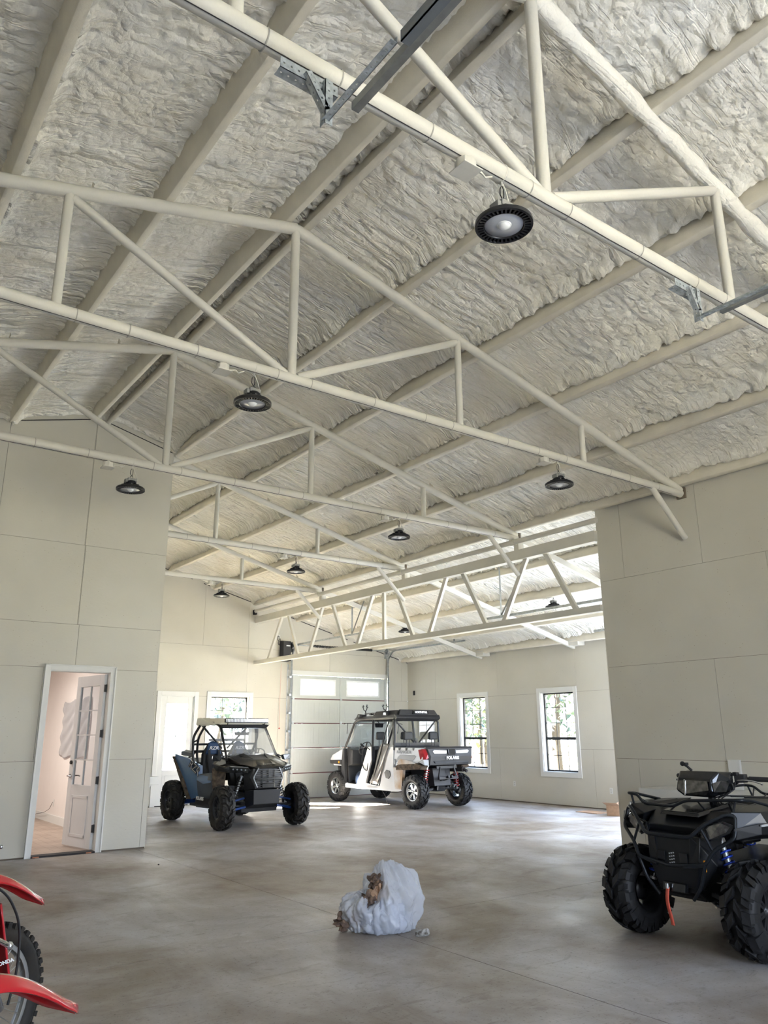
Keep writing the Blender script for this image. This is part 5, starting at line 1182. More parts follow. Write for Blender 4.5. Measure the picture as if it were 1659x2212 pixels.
fwm = MB(); fwm.grid(lambda a, b: (-.58+1.16*a, 1.16-.36*b, 1.24+.60*b), 8, 4); fwm.build('windshield', glass_mat('cab_windshield', (.88, .91, .92), .08, 0, .05), u_, solid=.004)
MB().hull([(-.18, .60, 1.80), (.10, .60, 1.80), (-.16, .60, 1.70), (.08, .60, 1.70), (-.15, .56, 1.8), (.07, .56, 1.8)]).tube([(-.04, .6, 1.8), (-.04, .66, 1.86)], .01, 6).build('rear_view_mirror', BLACKG, u_, bevel=.01)
# vinyl half doors, rolled back
fl_ = MB(); fl_.grid(lambda a, b: (-.70-.03*sin(3*a+2*b), (-.18+.30*a)+(-.50+.10*a)*b-.03*sin(6*b), .44+.90*b+.05*a*(1-b)), 8, 14); fl_.build('vinyl_flap', VINYL, u_, solid=.006)
q = MB(); q.path([(-.70, .10, .44), (-.72, -.05, .56), (-.71, -.38, 1.34), (-.69, -.56, 1.80)], .014, 8, .1); q.path([(-.70, .10, .44), (-.70, -.24, .42), (-.70, -.40, 1.0)], .014, 8, .05); q.build('flap_frame', BLACK, u_)
dp = MB(); dp.path([(-.70, .36, 1.24), (-.73, .38, .95), (-.71, .34, .78), (-.70, .22, .72), (-.69, .20, .90)], .010, 8, .04); dp.path([(-.70, .36, 1.24), (-.70, .28, 1.28), (-.70, .12, 1.20)], .010, 8, .03); dp.build('door_net_hoop', BLACK, u_)
# roof and rack
rf_ = U('roof', [(-.64, .84, 1.88), (.64, .84, 1.88), (-.68, -.80, 1.90), (.68, -.80, 1.90), (-.60, .78, 1.95), (.60, .78, 1.95), (-.66, -.78, 1.98), (.66, -.78, 1.98), (-.68, -.2, 1.90), (.68, -.2, 1.9)], BLACKM, bevel=.02)
U('rear_roof_visor', [(-.68, -.80, 1.98), (.68, -.80, 1.98), (-.67, -.84, 1.90), (.67, -.84, 1.90), (-.66, -.78, 1.85), (.66, -.78, 1.85), (-.66, -.72, 1.98), (.66, -.72, 1.98)], BLACKM, rf_)
for sg in (-1, 1):
    U('roof_rack_side', [(sg*.62, .10, 1.96), (sg*.54, .10, 1.96), (sg*.62, -.74, 1.98), (sg*.52, -.76, 1.98), (sg*.56, .06, 2.06), (sg*.56, -.70, 2.08), (sg*.50, -.70, 2.08), (sg*.5, .06, 2.06)], BLACKM, rf_)
    pod = U('light_pod', [(sg*.64, .74, 1.93), (sg*.50, .76, 1.93), (sg*.62, .70, 2.02), (sg*.50, .70, 2.02), (sg*.64, .50, 1.94), (sg*.5, .5, 1.94), (sg*.62, .50, 2.0), (sg*.5, .5, 2.0)], BLACKM, rf_)
    MB().cyl((sg*.63, .62, 1.97), (sg*.648, .62, 1.97), .03, 12).build('pod_lens', LAMP, pod)
    pod2 = U('light_pod', [(sg*.66, -.30, 1.96), (sg*.52, -.30, 1.96), (sg*.65, -.34, 2.05), (sg*.52, -.34, 2.05), (sg*.66, -.50, 1.96), (sg*.5, -.5, 1.96), (sg*.64, -.46, 2.06), (sg*.5, -.46, 2.06)], BLACKM, rf_)
    MB().b2((sg*.655, -.44, 1.975), (sg*.672, -.36, 2.025)).build('pod_lens', LEDW, pod2)
U('rear_rack_bar', [(-.56, -.68, 1.99), (.56, -.68, 1.99), (-.50, -.72, 2.09), (.50, -.72, 2.09), (-.60, -.84, 1.97), (.60, -.84, 1.97), (-.52, -.80, 2.09), (.52, -.80, 2.09)], BLACKM, rf_)
bd = U('roof_badge', [(-.16, -.86, 2.075), (.28, -.86, 2.075), (-.20, -.875, 1.985), (.26, -.875, 1.985), (-.16, -.80, 2.08), (.28, -.80, 2.08), (-.2, -.82, 1.99), (.26, -.82, 1.99)], BLACKG, rf_)
text_mesh('lettering', 'NORTHSTAR', .062, TXT, bd, frame_m((.04, -.872, 2.03), (1, 0, 0), (0, .15, 1)), .002, .003)
bar = MB(); bar.tube([(-.56, .48, 2.02), (-.56, -.3, 2.03)], .016, 8); bar.tube([(.56, .48, 2.02), (.56, -.3, 2.03)], .016, 8); bar.b2((-.6, .22, 1.98), (-.5, .28, 2.03)); bar.build('rack_rail', BLACK, rf_)
for (x, y) in ((-.50, .52), (-.46, -.20)):
    q = MB(); q.tube([(x, y, 1.97), (x, y+.03, 2.09)], .014, 8); q.path([(x-.05, y+.05, 2.22), (x-.045, y+.05, 2.12), (x, y+.035, 2.08), (x+.045, y+.03, 2.12), (x+.05, y+.03, 2.24)], .011, 8, .03)
    for dx, dz in ((-.07, 2.17), (-.03, 2.19), (.03, 2.19), (.07, 2.16)): q.tube([(x+dx, y+.04, dz), (x+dx*1.3, y+.04, dz+.02)], .008, 6)
    q.build('gun_rack_fork', BLACK, rf_)
for sg in (-1, 1):
    q = MB(); q.tube([(sg*.64, .80, 1.80), (sg*.86, .86, 1.80), (sg*.92, .86, 1.78)], .008, 6); q.tube([(sg*.80, .85, 1.80), (sg*.79, .90, 1.56)], .008, 6); q.build('mirror_arm', BLACK, u_)
MB().tube([(-.30, .2, .33), (-.34, .0, .18), (-.46, -.25, .02)], .006, 6).build('loose_strap', BLACK, u_)
MB().sphere((-.50, .72, .52), .16, 14, 9, (.9, .8, 1.2)).build('blue_bundle', mat('blue_bundle', (.03, .05, .10), .7, var=.2), u_)
wu = make_wheel(.355, .255, .185, RUBC, MRIM, 15, 6, 'split')
first = True
for y in (-1.42, 1.42):
    for sg in (-1, 1):
        o = wu if first else copy_tree(wu); first = False
        o.parent = u_; o.location = (sg*.645, y, .352); o.rotation_euler = (0, 0, 0 if sg > 0 else pi); KIDS.setdefault(u_.name, []).append(o)
        o.rotation_euler.rotate_axis('X', .9*y+sg)
# ================================================================== QUAD BIKE (nose towards the camera side)
QB = mat('quad_black_plastic', (.006, .007, .009), .34, var=.1); QT = mat('quad_satin_tube', (.014, .017, .022), .36, .3, var=.05)
BLUES = mat('blue_spring', (.02, .06, .45), .25, .3, var=.1); QLENS = mat('headlamp_reflector', (.16, .155, .15), .15, .8, coat=.8, var=.5, vscale=22); STRAP = mat('red_strap', (.62, .10, .06), .6, var=.05)
a_ = thing('quad_bike', 'black quad bike with a red-orange strap hanging at its front, by the right wall', 'quad bike', (5.84, 3.87, 0), R_(87))
def Q(name, pts, m, parent=None, mir=False, bevel=.006):
    q = MB(); q.hull(pts, mir); return q.build(name, m, parent or a_, bevel=bevel)
Q('frame', [(-.18, .12, .34), (.18, .12, .34), (-.26, -1.3, .34), (.26, -1.3, .34), (-.20, .14, .50), (.20, .14, .50), (-.24, -1.3, .60), (.24, -1.3, .60), (-.3, -.5, .32), (.3, -.5, .32)], QB)
Q('front_fascia', [(-.24, .20, .80), (.24, .20, .80), (-.22, .22, .60), (.22, .22, .60), (-.16, .20, .40), (.16, .20, .40), (-.30, .0, .84), (.30, .0, .84), (-.2, -.1, .4), (.2, -.1, .4), (-.28, .05, .62), (.28, .05, .62)], QB)
Q('lower_guard', [(-.15, .21, .44), (.15, .21, .44), (-.20, .10, .34), (.20, .10, .34), (-.22, -.3, .31), (.22, -.3, .31), (-.22, -.3, .42), (.22, -.3, .42)], QB)
gb = MB()
for x in (-.10, .10): gb.b2((x-.035, .222, .60), (x+.035, .232, .68))
gb.build('light_slot', BLACKG, a_, bevel=.004)
pt = MB()
for i in range(4):
    for k in range(3): pt.box((.018-.018*k, .236, .60+.022*i+.004*k), (.010, .004, .008))
pt.b2((-.03, .218, .58), (.03, .234, .59)); pt.build('badge', LEDW, a_)
Q('winch', [(-.10, .24, .46), (.10, .24, .46), (-.10, .25, .40), (.10, .25, .40), (-.10, .14, .47), (.10, .14, .47), (-.1, .14, .39), (.1, .14, .39)], BLACKG)
st_ = MB(); st_.grid(lambda u, v: (.055-.030*u+.012*sin(3*v), .262+.012*sin(5*v)-.01*v, .43-.27*v), 3, 14); so = st_.build('winch_strap', STRAP, a_, solid=.004)
MB().cyl((.04, .27, .455), (.04, .27, .42), .014, 8).build('strap_hook', CHROME, so)
Q('hood_cover', [(-.26, .16, .86), (.26, .16, .86), (-.34, -.05, .97), (.34, -.05, .97), (-.36, -.42, 1.0), (.36, -.42, 1.0), (-.3, .14, .8), (.3, .14, .8), (-.36, -.4, .84), (.36, -.4, .84)], QB)
Q('cover_panel', [(-.18, .10, .93), (.18, .10, .93), (-.22, -.30, 1.0), (.22, -.30, 1.0), (-.16, .08, .96), (.16, .08, .96), (-.2, -.30, 1.025), (.2, -.30, 1.025)], BLACKG)
for sg in (-1, 1):
    S_ = lambda P: [(sg*x, y, z) for x, y, z in P]
    fd = Q('front_fender', S_([(.30, .14, .93), (.46, .10, .99), (.60, -.05, .99), (.62, -.40, 1.00), (.60, -.52, .96), (.30, -.50, 1.02), (.50, .10, .86), (.63, -.08, .90), (.62, -.40, .92), (.36, .10, .84), (.40, -.40, .90)]), QB)
    Q('fender_flare', S_([(.50, .14, .80), (.62, .0, .84), (.655, -.35, .86), (.62, -.52, .80), (.50, .16, .88), (.63, .0, .92), (.66, -.35, .92), (.62, -.52, .90), (.42, .10, .80), (.5, -.3, .86), (.54, -.5, .84)]), QB, fd)
    if sg < 0: MB().beam((-.635, .02, .905), (-.662, -.30, .915), .010, .014).build('fender_highlight_strip', SILV, fd)  # silver strip laid on to draw the fender edge's highlight
    hl = Q('headlight', S_([(.22, .20, .80), (.24, .20, .88), (.42, .16, .93), (.50, .12, .90), (.46, .14, .84), (.30, .20, .77), (.28, .06, .84), (.42, .04, .86)]), BLACKG)
    Q('headlight_lens', S_([(.25, .206, .81), (.26, .206, .87), (.41, .172, .915), (.47, .142, .89), (.44, .156, .85), (.31, .206, .785), (.3, .18, .85)]), QLENS, hl, bevel=.003)
    Q('fascia_side', S_([(.16, .22, .80), (.24, .20, .74), (.30, .10, .60), (.20, .16, .42), (.14, .22, .62), (.24, .0, .78), (.30, -.05, .6), (.18, .02, .42)]), QB)
    MB().b2((sg*.245-.008, .17, .56), (sg*.245+.008, .182, .64)).build('side_marker', bpy.data.materials['amber_lens'] if sg < 0 else BLACKG, a_, bevel=.002)
    # bumper loop
    q = MB(); q.path([(sg*.12, .26, .585), (sg*.30, .25, .62), (sg*.36, .22, .72), (sg*.505, .15, .82), (sg*.49, .10, .965), (sg*.44, .14, .975), (sg*.31, .22, .90), (sg*.20, .27, .80), (0, .28, .795)], .014, 10, .035)
    q.path([(sg*.355, .225, .725), (sg*.285, .235, .86)], .011, 8); q.path([(sg*.30, .25, .62), (sg*.24, .24, .46), (sg*.15, .22, .36)], .013, 8, .04); q.tube([(sg*.30, .25, .62), (0, .27, .585)], .012, 8)
    q.build('brush_guard', QT, a_)
    # arms, shocks
    q = MB(); q.beam((sg*.16, .06, .40), (sg*.44, .0, .32), .035, .03).beam((sg*.16, -.18, .40), (sg*.44, -.02, .32), .035, .03).beam((sg*.18, .0, .56), (sg*.44, .0, .44), .03, .025).cyl((sg*.12, -.02, .40), (sg*.48, 0, .34), .016, 8); q.build('control_arm', QB, a_, bevel=.003)
    shock((sg*.26, -.02, .78), (sg*.38, .0, .42), .042, BLUES, a_, 7)
    q = MB(); q.beam((sg*.16, -1.2, .40), (sg*.44, -1.28, .32), .035, .03).beam((sg*.16, -1.36, .40), (sg*.44, -1.30, .32), .035, .03); q.build('rear_arm', QB, a_)
    shock((sg*.24, -1.26, .78), (sg*.38, -1.28, .40), .042, BLUES, a_, 7)
    Q('rear_fender', S_([(.26, -.90, .96), (.55, -.95, .94), (.62, -1.2, .96), (.58, -1.66, .92), (.30, -1.68, .96), (.60, -1.0, .84), (.63, -1.3, .88), (.58, -1.64, .80), (.3, -.9, .8), (.3, -1.6, .84)]), QB)
    Q('footwell', S_([(.22, -.50, .36), (.56, -.50, .34), (.56, -.88, .34), (.22, -.90, .36), (.56, -.48, .42), (.56, -.92, .42), (.22, -.4, .46), (.24, -.95, .46)]), QB)
# racks
def rack(y0, y1, nm):
    s = 1 if y0 > -.5 else -1; q = MB()
    q.path([(.54, y1, 1.00), (.54, y0-.10*s, 1.065), (.52, y0, 1.07), (.42, y0, 1.065), (.35, y0+.015*s, 1.0), (.06, y0+.02*s, .995), (-.06, y0+.02*s, 1.045), (-.38, y0, 1.065), (-.52, y0, 1.075), (-.54, y0-.10*s, 1.07), (-.54, y1, 1.0)], .012, 8, .035)
    for x in (-.42, -.15, .15, .30, .42): q.tube([(x, y0, 1.0 if 0 < x < .36 else 1.05), (x*.9, y0-.10*s, .98), (x*.86, y1, 1.01)], .007, 6)
    for x in (-.48, .48): q.tube([(x, y0, 1.06), (x*.92, y0+.01*s, .95)], .009, 6)
    q.build(nm, QT, a_)
rack(.06, -.38, 'front_rack'); rack(-1.62, -1.0, 'rear_rack')
Q('rear_deck', [(-.34, -1.0, .97), (.34, -1.0, .97), (-.36, -1.66, .98), (.36, -1.66, .98), (-.3, -1.0, .8), (.3, -1.0, .8), (-.3, -1.6, .7), (.3, -1.6, .7)], QB)
Q('fuel_tank', [(-.16, -.40, 1.02), (.16, -.40, 1.02), (-.14, -.66, .98), (.14, -.66, .98), (-.2, -.4, .7), (.2, -.4, .7), (-.18, -.7, .7), (.18, -.7, .7)], QB, bevel=.02)
Q('seat', [(-.14, -.62, .94), (.14, -.62, .94), (-.19, -.90, .92), (.19, -.90, .92), (-.19, -1.2, .97), (.19, -1.2, .97), (-.17, -.64, .78), (.17, -.64, .78), (-.2, -1.2, .8), (.2, -1.2, .8)], SEATK, bevel=.03)
# handlebar pod and bars, slightly turned
pod = Q('headlight_pod', [(-.14, -.16, 1.20), (.17, -.16, 1.20), (-.15, -.14, 1.10), (.18, -.14, 1.10), (-.17, -.22, 1.255), (.19, -.22, 1.25), (-.20, -.38, 1.25), (.20, -.38, 1.25), (-.18, -.40, 1.10), (.18, -.40, 1.10), (-.12, -.18, 1.055), (.14, -.18, 1.055), (-.22, -.30, 1.20), (.21, -.3, 1.2)], BLACKG, bevel=.014)
Q('pod_lens', [(-.12, -.142, 1.185), (.10, -.142, 1.185), (.165, -.150, 1.175), (-.13, -.134, 1.115), (.10, -.130, 1.075), (.165, -.14, 1.105), (-.09, -.15, 1.07), (.0, -.18, 1.12)], QLENS, pod, bevel=.003)
Q('pod_lens_divider', [(.085, -.136, 1.19), (.095, -.136, 1.19), (.085, -.126, 1.07), (.095, -.126, 1.07), (.09, -.15, 1.12)], CHROME, pod, bevel=0)
Q('pod_side_lens', [(-.205, -.20, 1.19), (-.155, -.15, 1.17), (-.165, -.15, 1.10), (-.20, -.26, 1.10), (-.225, -.28, 1.17), (-.17, -.24, 1.14)], QLENS, pod, bevel=.003)
q = MB(); q.cyl((0, -.34, .98), (0, -.36, 1.12), .030, 12); q.path([(-.40, -.50, 1.195), (-.24, -.44, 1.20), (-.10, -.38, 1.10), (.10, -.38, 1.10), (.24, -.44, 1.20), (.40, -.50, 1.195)], .0125, 10, .05); hb = q.build('handlebar', BLACK, a_)
for sg in (-1, 1):
    MB().tube([(sg*.285, -.455, 1.198), (sg*.42, -.508, 1.195)], .019, 12).build('grip', SEATK, hb)
    q = MB(); q.hull([(sg*.20, -.42, 1.235), (sg*.28, -.45, 1.235), (sg*.28, -.40, 1.23), (sg*.20, -.38, 1.23), (sg*.20, -.42, 1.165), (sg*.28, -.45, 1.17), (sg*.28, -.40, 1.17), (sg*.2, -.38, 1.17)]).b2((sg*.215-.02, -.41, 1.22), (sg*.215+.02, -.37, 1.25)).build('control_block', BLACKM, hb, bevel=.006)
    q = MB(); q.path([(sg*.22, -.39, 1.185), (sg*.28, -.40, 1.19), (sg*.35, -.43, 1.18), (sg*.39, -.45, 1.165)], .006, 8, .03).sphere((sg*.392, -.451, 1.164), .010, 10, 6).build('brake_lever', CHROME if sg < 0 else BLACK, hb)
q = MB()
for k in range(4): q.tube([(-.20+.03*k, -.40, 1.19), (-.22+.04*k, -.34, 1.12-.02*k), (-.14+.03*k, -.28, 1.05), (-.08+.02*k, -.30, .98)], .005, 6)
q.build('control_cables', BLACKM, hb)
q = MB(); q.tube([(.14, -.32, 1.25), (.17, -.30, 1.285), (.20, -.30, 1.30)], .010, 8).sphere((.205, -.29, 1.305), .020, 12, 8).b2((.16, -.31, 1.295), (.20, -.27, 1.315)).build('phone_mount', BLACKM, a_)
wq = make_wheel(.335, .25, .165, RUBC, BLACK, 12, 8, 'split', tdep=.036)
first = True
for y in (0, -1.28):
    for sg in (-1, 1):
        o = wq if first else copy_tree(wq); first = False
        o.parent = a_; o.location = (sg*.535, y, .332); o.rotation_euler = (0, 0, 0 if sg > 0 else pi); KIDS.setdefault(a_.name, []).append(o)
        o.rotation_euler.rotate_axis('X', .9*y+.6*sg)

# ================================================================== DIRT BIKES at the left edge
REDP = mat('red_plastic', (.50, .010, .018), .25, coat=.5, var=.04); REDM = mat('red_fork_guard', (.46, .012, .020), .28, coat=.4, var=.03); SPK = mat('spoke_steel', (.45, .45, .44), .35, .8, var=.05)
def bike(lbl, loc, rz, hose=True):
    """faces +x locally, front axle above the origin"""
    b = thing('dirt_bike', lbl, 'motorcycle', loc, rz, None)
    R = .345; zc_ = R; FA = Vector((0, 0, zc_)); HD = Vector((-.34, 0, .96)); dn = (HD-FA).normalized(); off = .105
    t = MB(); prof = [(.265, -.020), (.275, -.034), (.300, -.042), (.325, -.034), (.333, 0), (.325, .034), (.300, .042), (.275, .034), (.265, .020)]
    t.lathe(prof, (0, 0, zc_), 'Y', 60)
    n = 44
    for k in range(n):
        a = 2*pi*k/n
        for (yy, w, rr, da) in ((-.030, .016, .338, .5), (-.010, .015, .346, 0), (.011, .015, .346, .12), (.031, .016, .338, .5)):
            aa = a+da*2*pi/n; c = Vector((rr*sin(aa)*.985, yy, zc_+rr*cos(aa)*.985)); M = Matrix.Rotation(aa, 3, 'Y')
            t.box(c, (.024, w, .022), M)
    rim = MB(); rim.lathe([(.245, -.018), (.262, -.022), (.268, -.016), (.255, 0), (.268, .016), (.262, .022), (.245, .018)], (0, 0, zc_), 'Y', 48)
    w_ = rim.build('front_wheel', mat('wheel_rim_grey', (.42, .43, .42), .35, .5, var=.05) if 'wheel_rim_grey' not in bpy.data.materials else bpy.data.materials['wheel_rim_grey'], b)
    t.build('tire', RUB, w_)
    h = MB(); h.cyl((0, -.055, zc_), (0, .055, zc_), .028, 16).cyl((0, -.10, zc_), (0, .10, zc_), .010, 10); h.build('hub', BLACK, w_)
    s = MB()
    for k in range(32):
        a = 2*pi*k/32; a2 = a+(.42 if k % 4 < 2 else -.42); sy = .04 if k % 2 else -.04
        s.tube([(.028*sin(a2), sy, zc_+.028*cos(a2)), (.25*sin(a), 0, zc_+.25*cos(a))], .0022, 5, cap=False)
    s.build('spokes', SPK, w_)
    d = MB(); d.lathe([(.10, .0), (.125, 0), (.125, .004), (.10, .004)], (0, .05, zc_), 'Y', 30, closed=True); d.build('brake_disc', GALV, w_)
    for sy in (-1, 1):
        f = MB(); f.cyl(FA+Vector((-.02, sy*off, 0)), FA+dn*.42+Vector((-.02, sy*off, 0)), .026, 14).cyl(FA+dn*.36+Vector((-.02, sy*off, 0)), FA+dn*.80+Vector((-.02, sy*off, 0)), .031, 14); fo = f.build('fork_leg', mat('fork_silver', (.45, .46, .47), .25, .9, var=.05) if 'fork_silver' not in bpy.data.materials else bpy.data.materials['fork_silver'], b)
        g_ = MB(); xx = Vector((.035, 0, .012))
        P = []
        for v in range(8):
            q_ = v/7; base = FA+dn*(.10+.42*q_)+Vector((.005+.10*q_, sy*off, 0)); wv = .042+.012*(1-q_)
            for k in range(7): an = -1.35+2.7*k/6; P.append(base+Vector((wv*cos(an)+.01, sy*.0+wv*sin(an), .008)))
        g_.add(P, [(v*7+k, v*7+k+1, (v+1)*7+k+1, (v+1)*7+k) for v in range(7) for k in range(6)], True); gd_ = g_.build('fork_guard', REDM, fo, solid=.004)
        tx = text_mesh('lettering', 'HONDA', .026, TXT, fo, frame_m(FA+dn*.235+Vector((.032, sy*(off+.060), .008)), (1, 0, .0) if sy < 0 else (-1, 0, 0), dn), .0008, .0008, 0, 1.2)
    # front fender: long arched blade
    def fen(u, v):
        s_ = u; x = -.42+.75*s_; zz = .915+.035*sin(pi*min(1, s_*1.15))-.17*max(0, s_-.42)**1.5*1.9-.03*s_
        w = .068*(1-.30*s_)*(1 if s_ < .80 else max(.12, 1-((s_-.80)/.2)**2*.9)); y = (v-.5)*2*w; q = abs(v-.5)*2
        return (x, y, zz-.065*q**2.2*(1-.55*s_)-.010*(q < .3))
    f = MB(); f.grid(fen, 36, 17); f.build('front_fender', REDP, b, solid=.005, sub=0)
    c = MB(); c.tube(rounded([(-.30, -.13, .95), (-.10, -.15, .86), (.015, -.15, .70), (.03, -.145, .50), (.01, -.13, .36)], .12, 8), .006, 8); (c.build('brake_hose', BLACKM, b) if hose else None)
    n = MB(); n.hull([(-.20, -.12, 1.10), (-.20, .12, 1.10), (-.17, -.13, .90), (-.17, .13, .90), (-.24, -.1, 1.1), (-.24, .1, 1.1), (-.22, -.1, .9), (-.22, .1, .9)]); n.build('number_plate', mat('plate_white', (.7, .7, .7), .4, var=.02) if 'plate_white' not in bpy.data.materials else bpy.data.materials['plate_white'], b, bevel=.01)
    n = MB(); n.cyl(FA+dn*.60+Vector((-.03, -.13, 0)), FA+dn*.60+Vector((-.03, .13, 0)), .03, 12).cyl(FA+dn*.80+Vector((-.03, -.13, 0)), FA+dn*.80+Vector((-.03, .13, 0)), .03, 12).build('triple_clamp', BLACK, b)
    hbp = MB(); hbp.path([(-.48, -.38, 1.12), (-.40, -.22, 1.12), (-.33, -.08, 1.03), (-.33, .08, 1.03), (-.40, .22, 1.12), (-.48, .38, 1.12)], .011, 10, .05); hb_ = hbp.build('handlebar', BLACK, b)
    for sy in (-1, 1): MB().tube([(-.435, sy*.28, 1.12), (-.48, sy*.38, 1.12)], .017, 10).build('grip', SEATK, hb_)
    for sy in (-1, 1): MB().tube([(-.42, sy*.22, 1.12), (-.37, sy*.26, 1.11), (-.41, sy*.375, 1.10)], .006, 8).sphere((-.41, sy*.375, 1.10), .009, 10, 6).build('lever', CHROME, hb_)
    for sy in (-1, 1):
        n = MB(); n.hull([(-.38, sy*.12, .94), (-.34, sy*.20, .78), (-.44, sy*.22, .60), (-.66, sy*.16, .66), (-.74, sy*.12, .90), (-.6, sy*.10, .95), (-.44, sy*.14, .60), (-.66, sy*.10, .66), (-.38, sy*.10, .9)]); n.build('radiator_shroud', REDP, b, bevel=.01)
    MB().hull([(-.50, -.09, .96), (-.50, .09, .96), (-.80, -.08, .92), (-.80, .08, .92), (-.52, -.1, .80), (-.52, .1, .80), (-.8, -.1, .78), (-.8, .1, .78)]).build('fuel_tank', REDP, b, bevel=.02)
    MB().hull([(-.74, -.07, .96), (-.74, .07, .96), (-1.42, -.07, .98), (-1.42, .07, .98), (-.8, -.08, .88), (-.8, .08, .88), (-1.4, -.08, .92), (-1.4, .08, .92)]).build('seat', SEATK, b, bevel=.02)
    MB().hull([(-.52, -.12, .62), (-.52, .12, .62), (-.92, -.14, .60), (-.92, .14, .60), (-.56, -.14, .32), (-.56, .14, .32), (-.9, -.14, .30), (-.9, .14, .30)]).build('engine', mat('engine_cast', (.2, .2, .2), .45, .6, var=.1) if 'engine_cast' not in bpy.data.materials else bpy.data.materials['engine_cast'], b, bevel=.03)
    q = MB(); q.tube([(-.34, 0, .90), (-.50, 0, .60), (-.54, 0, .32), (-.92, 0, .30), (-.95, 0, .62), (-.55, 0, .88)], .022, 8); q.beam((-.92, .09, .36), (-1.48, .09, .33), .03, .05).beam((-.92, -.09, .36), (-1.48, -.09, .33), .03, .05); q.build('frame', REDP, b)
    rw_ = copy_tree(w_); rw_.parent = b; rw_.location = (-1.48, 0, 0); rw_.name = 'rear_wheel'; KIDS[b.name].append(rw_)
    n = MB(); n.grid(lambda u, v: (-1.30-.46*u, (v-.5)*.16*(1-.2*u), .97+.05*sin(1.5*u)), 10, 5); n.build('rear_fender', REDP, b, solid=.006)
    MB().tube([(-1.0, .0, .33), (-.98, .14, .16), (-.96, .22, .01)], .010, 8).build('kickstand', GALV, b)
    return b
bike('red dirt bike farther back at the left edge, knobby front wheel in view', (.935, 4.43, 0), R_(35))
bike('red dirt bike in front at the bottom left corner, only its front fender in view', (0.604, 2.645, 0), R_(35), False)

# ================================================================== BAG OF RUBBISH
BAG = bpy.data.materials.new('cloudy_plastic_bag'); BAG.use_nodes = True
n_ = BAG.node_tree.nodes; l_ = BAG.node_tree.links; pb = n_['Principled BSDF']; pb.inputs['Base Color'].default_value = (.80, .85, .95, 1); pb.inputs['Roughness'].default_value = .13; pb.inputs['Specular IOR Level'].default_value = .8
tb = n_.new('ShaderNodeBsdfTransparent'); tl_ = n_.new('ShaderNodeBsdfTranslucent'); tl_.inputs[0].default_value = (.85, .90, 1, 1); m1 = n_.new('ShaderNodeMixShader'); m1.inputs[0].default_value = .30; m2 = n_.new('ShaderNodeMixShader'); m2.inputs[0].default_value = .36
l_.new(pb.outputs[0], m1.inputs[1]); l_.new(tl_.outputs[0], m1.inputs[2]); l_.new(m1.outputs[0], m2.inputs[1]); l_.new(tb.outputs[0], m2.inputs[2]); l_.new(m2.outputs[0], n_['Material Output'].inputs[0])
_tc = n_.new('ShaderNodeTexCoord'); _vo = n_.new('ShaderNodeTexVoronoi'); _vo.feature = 'DISTANCE_TO_EDGE'; _vo.inputs['Scale'].default_value = 9
_nz = n_.new('ShaderNodeTexNoise'); _nz.inputs['Scale'].default_value = 4; _mx = n_.new('ShaderNodeMix'); _mx.data_type = 'RGBA'; _mx.inputs[0].default_value = .25
l_.new(_tc.outputs['Object'], _nz.inputs[0]); l_.new(_tc.outputs['Object'], _mx.inputs[6]); l_.new(_nz.outputs['Color'], _mx.inputs[7]); l_.new(_mx.outputs[2], _vo.inputs[0])
_bu = n_.new('ShaderNodeBump'); _bu.inputs['Strength'].default_value = .9; _bu.inputs['Distance'].default_value = .03; l_.new(_vo.outputs[0], _bu.inputs['Height']); l_.new(_bu.outputs[0], pb.inputs['Normal'])
PAPER = mat('brown_paper', (.20, .13, .09), .8, col2=(.10, .07, .055), vscale=25)
from mathutils import noise as mn
def crumple(c, rad, seed, nu=64, nv=40, lean=(0, 0), hole=None, cr=1.0):
    """thin plastic pulled into broad folds that run up to a gathered peak"""
    m = MB(); c = Vector(c)
    def fn(u, v):
        th = 2*pi*u; d = Vector((sin(pi*v)*cos(th), sin(pi*v)*sin(th), cos(pi*v)))
        p = d*1.15+Vector((seed, seed*.7, 0))
        r = 1+.30*mn.noise(p*.9)+.16*mn.noise(p*2.0)
        wr = mn.noise(Vector((cos(th)*2.6+.6*d.z, sin(th)*2.6, d.z*.8+seed)))         # folds run upwards
        wr2 = mn.noise(Vector((cos(th)*5.5+1.4*d.z, sin(th)*5.5-1.1*d.z, d.z*1.6+seed*2)))
        r += cr*(.13*(1-2.6*abs(wr))+.07*(1-2.6*abs(wr2)))*(.35+.65*sin(pi*min(1, v*1.1)))
        r += .030*cr*(1-3*abs(mn.noise(d*6.5+Vector((seed, 0, 3)))))
        r += .016*cr*(1-3*abs(mn.noise(Vector((d.x*12+3*d.z, d.y*12, d.z*7+seed)))))
        q = Vector((d.x*rad[0], d.y*rad[1], d.z*rad[2]))*r
        k = max(0, d.z); q.x += lean[0]*k*k; q.y += lean[1]*k*k
        q.z = max(q.z, -c.z+.004+.010*(mn.noise(p*5)+.5))
        if hole:
            dd = (d-Vector(hole[0]).normalized()).length
            if dd < hole[1]: q *= (.45+.55*(dd/hole[1])**1.5)
        return c+q
    m.grid(fn, nu, nv, True, True)
    return m
tb_ = thing('plastic_bag', 'cloudy white plastic rubbish bag slumped open on the concrete floor', 'rubbish bag', (4.23, 5.77, 0), R_(-36))
crumple((.08, 0, .22), (.235, .20, .27), 3.1, 150, 90, (-.06, .02), ((-.8, -.5, .55), .85), 1.0).build('bag_body', BAG, tb_, weld=True)
crumple((-.16, -.03, .13), (.17, .17, .16), 8.4, 120, 70, (.04, 0), ((.1, -.2, 1), .55), 1.0).build('bag_fold', BAG, tb_, weld=True)
crumple((.0, -.15, .09), (.16, .10, .15), 12.4, 90, 50, (.04, 0), None, 1.2).build('bag_fold', BAG, tb_, weld=True)
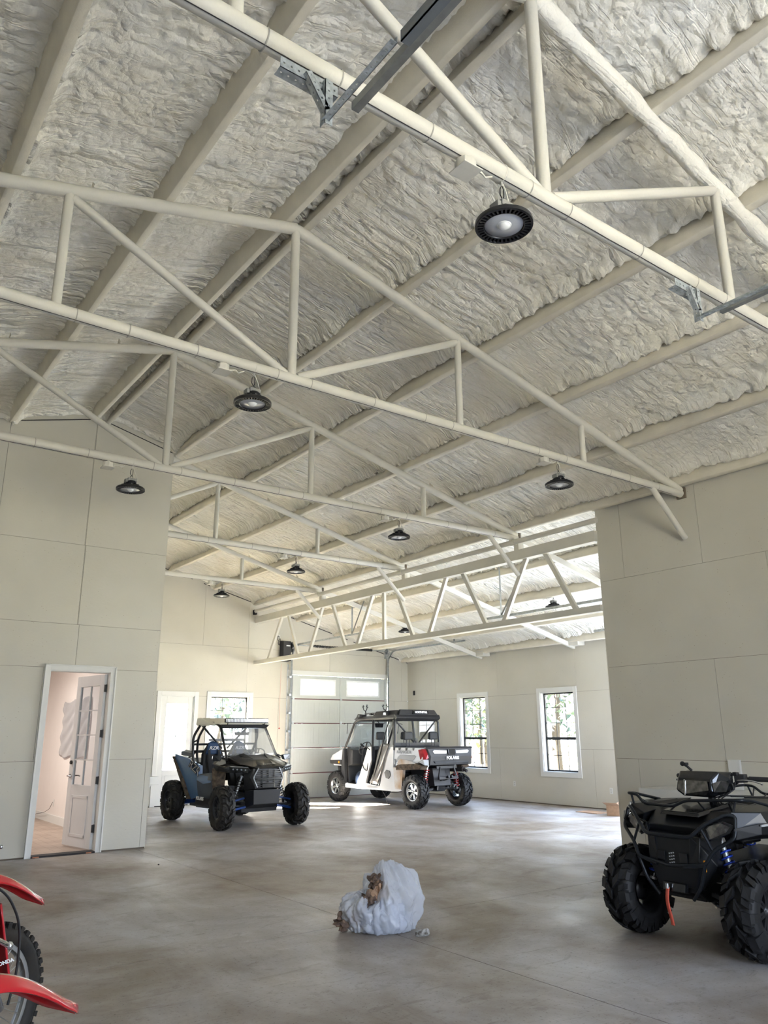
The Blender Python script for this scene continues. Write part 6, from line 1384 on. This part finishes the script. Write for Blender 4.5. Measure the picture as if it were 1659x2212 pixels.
def wad(name, lbl, c, r, seed, m, sc_=(1, 1, 1), cat='rubbish'):
    w = MB()
    def fn(u, v):
        d = Vector((sin(pi*v)*cos(2*pi*u), sin(pi*v)*sin(2*pi*u), cos(pi*v))); k = mn.cell(d*3+Vector((seed, 0, 0)))
        return Vector(c)+Vector((d.x*sc_[0], d.y*sc_[1], d.z*sc_[2]))*r*(.72+.35*k+.3*mn.noise(d*2.5+Vector((seed, 1, 2))))
    w.grid(fn, 22, 14, False, True); o = w.build(name, m, weld=True); tag(o, lbl, cat); return o
Mb = Matrix.Translation((4.23, 5.77, 0)) @ Matrix.Rotation(R_(-36), 4, 'Z')
P_ = lambda x, y, z: tuple(Mb @ Vector((x, y, z)))
wad('crumpled_paper', 'dark brown crumpled paper poking out of the top of the plastic bag', P_(-.05, -.05, .37), .085, 2, PAPER, (1, 1, .9), 'paper')
wad('crumpled_paper', 'brown crumpled cardboard inside the mouth of the plastic bag', P_(-.03, -.07, .26), .10, 5, CARD, (1, .9, 1.2), 'paper')
wad('crumpled_paper', 'brown and white paper wad at the left foot of the plastic bag', P_(-.31, -.05, .075), .085, 7, PAPER, (1.2, 1, .9), 'paper')
wad('crumpled_paper', 'dark crumpled wrapper tucked in the fold between the two lobes of the bag', P_(-.09, -.12, .23), .085, 11, PAPER, (1, 1, 1.1), 'paper')
wad('crumpled_paper', 'brown torn cardboard lump low between the lobes of the plastic bag', P_(-.20, -.10, .10), .075, 13, CARD, (1.2, .8, .9), 'paper')
wad('crumpled_paper', 'grey-white scrap sticking out at the very top of the plastic bag', P_(.07, .02, .465), .04, 9, mat('grey_scrap', (.45, .46, .48), .6, col2=(.10, .10, .11), vscale=30), (1.2, 1, .7), 'paper')
can = MB(); can.lathe([(0, -.055), (.024, -.055), (.027, -.048), (.027, .046), (.022, .054), (.018, .054), (.016, .050), (0, .050)], n=24)
co = can.build('crushed_can', mat('can_print', (.62, .62, .60), .35, col2=(.12, .10, .08), vscale=34), rot=(R_(72), 0, R_(25)), loc=(4.33, 5.36, .028)); tag(co, 'small crushed can lying in front of the plastic bag on the floor joint', 'can')
peb = MB().sphere((0, 0, .008), .012, 10, 7, (1, 1, .7)).build('pebble', DARK, loc=(3.96, 10.1, 0)); tag(peb, 'tiny dark pebble alone on the floor in front of the office wall corner', 'pebble')
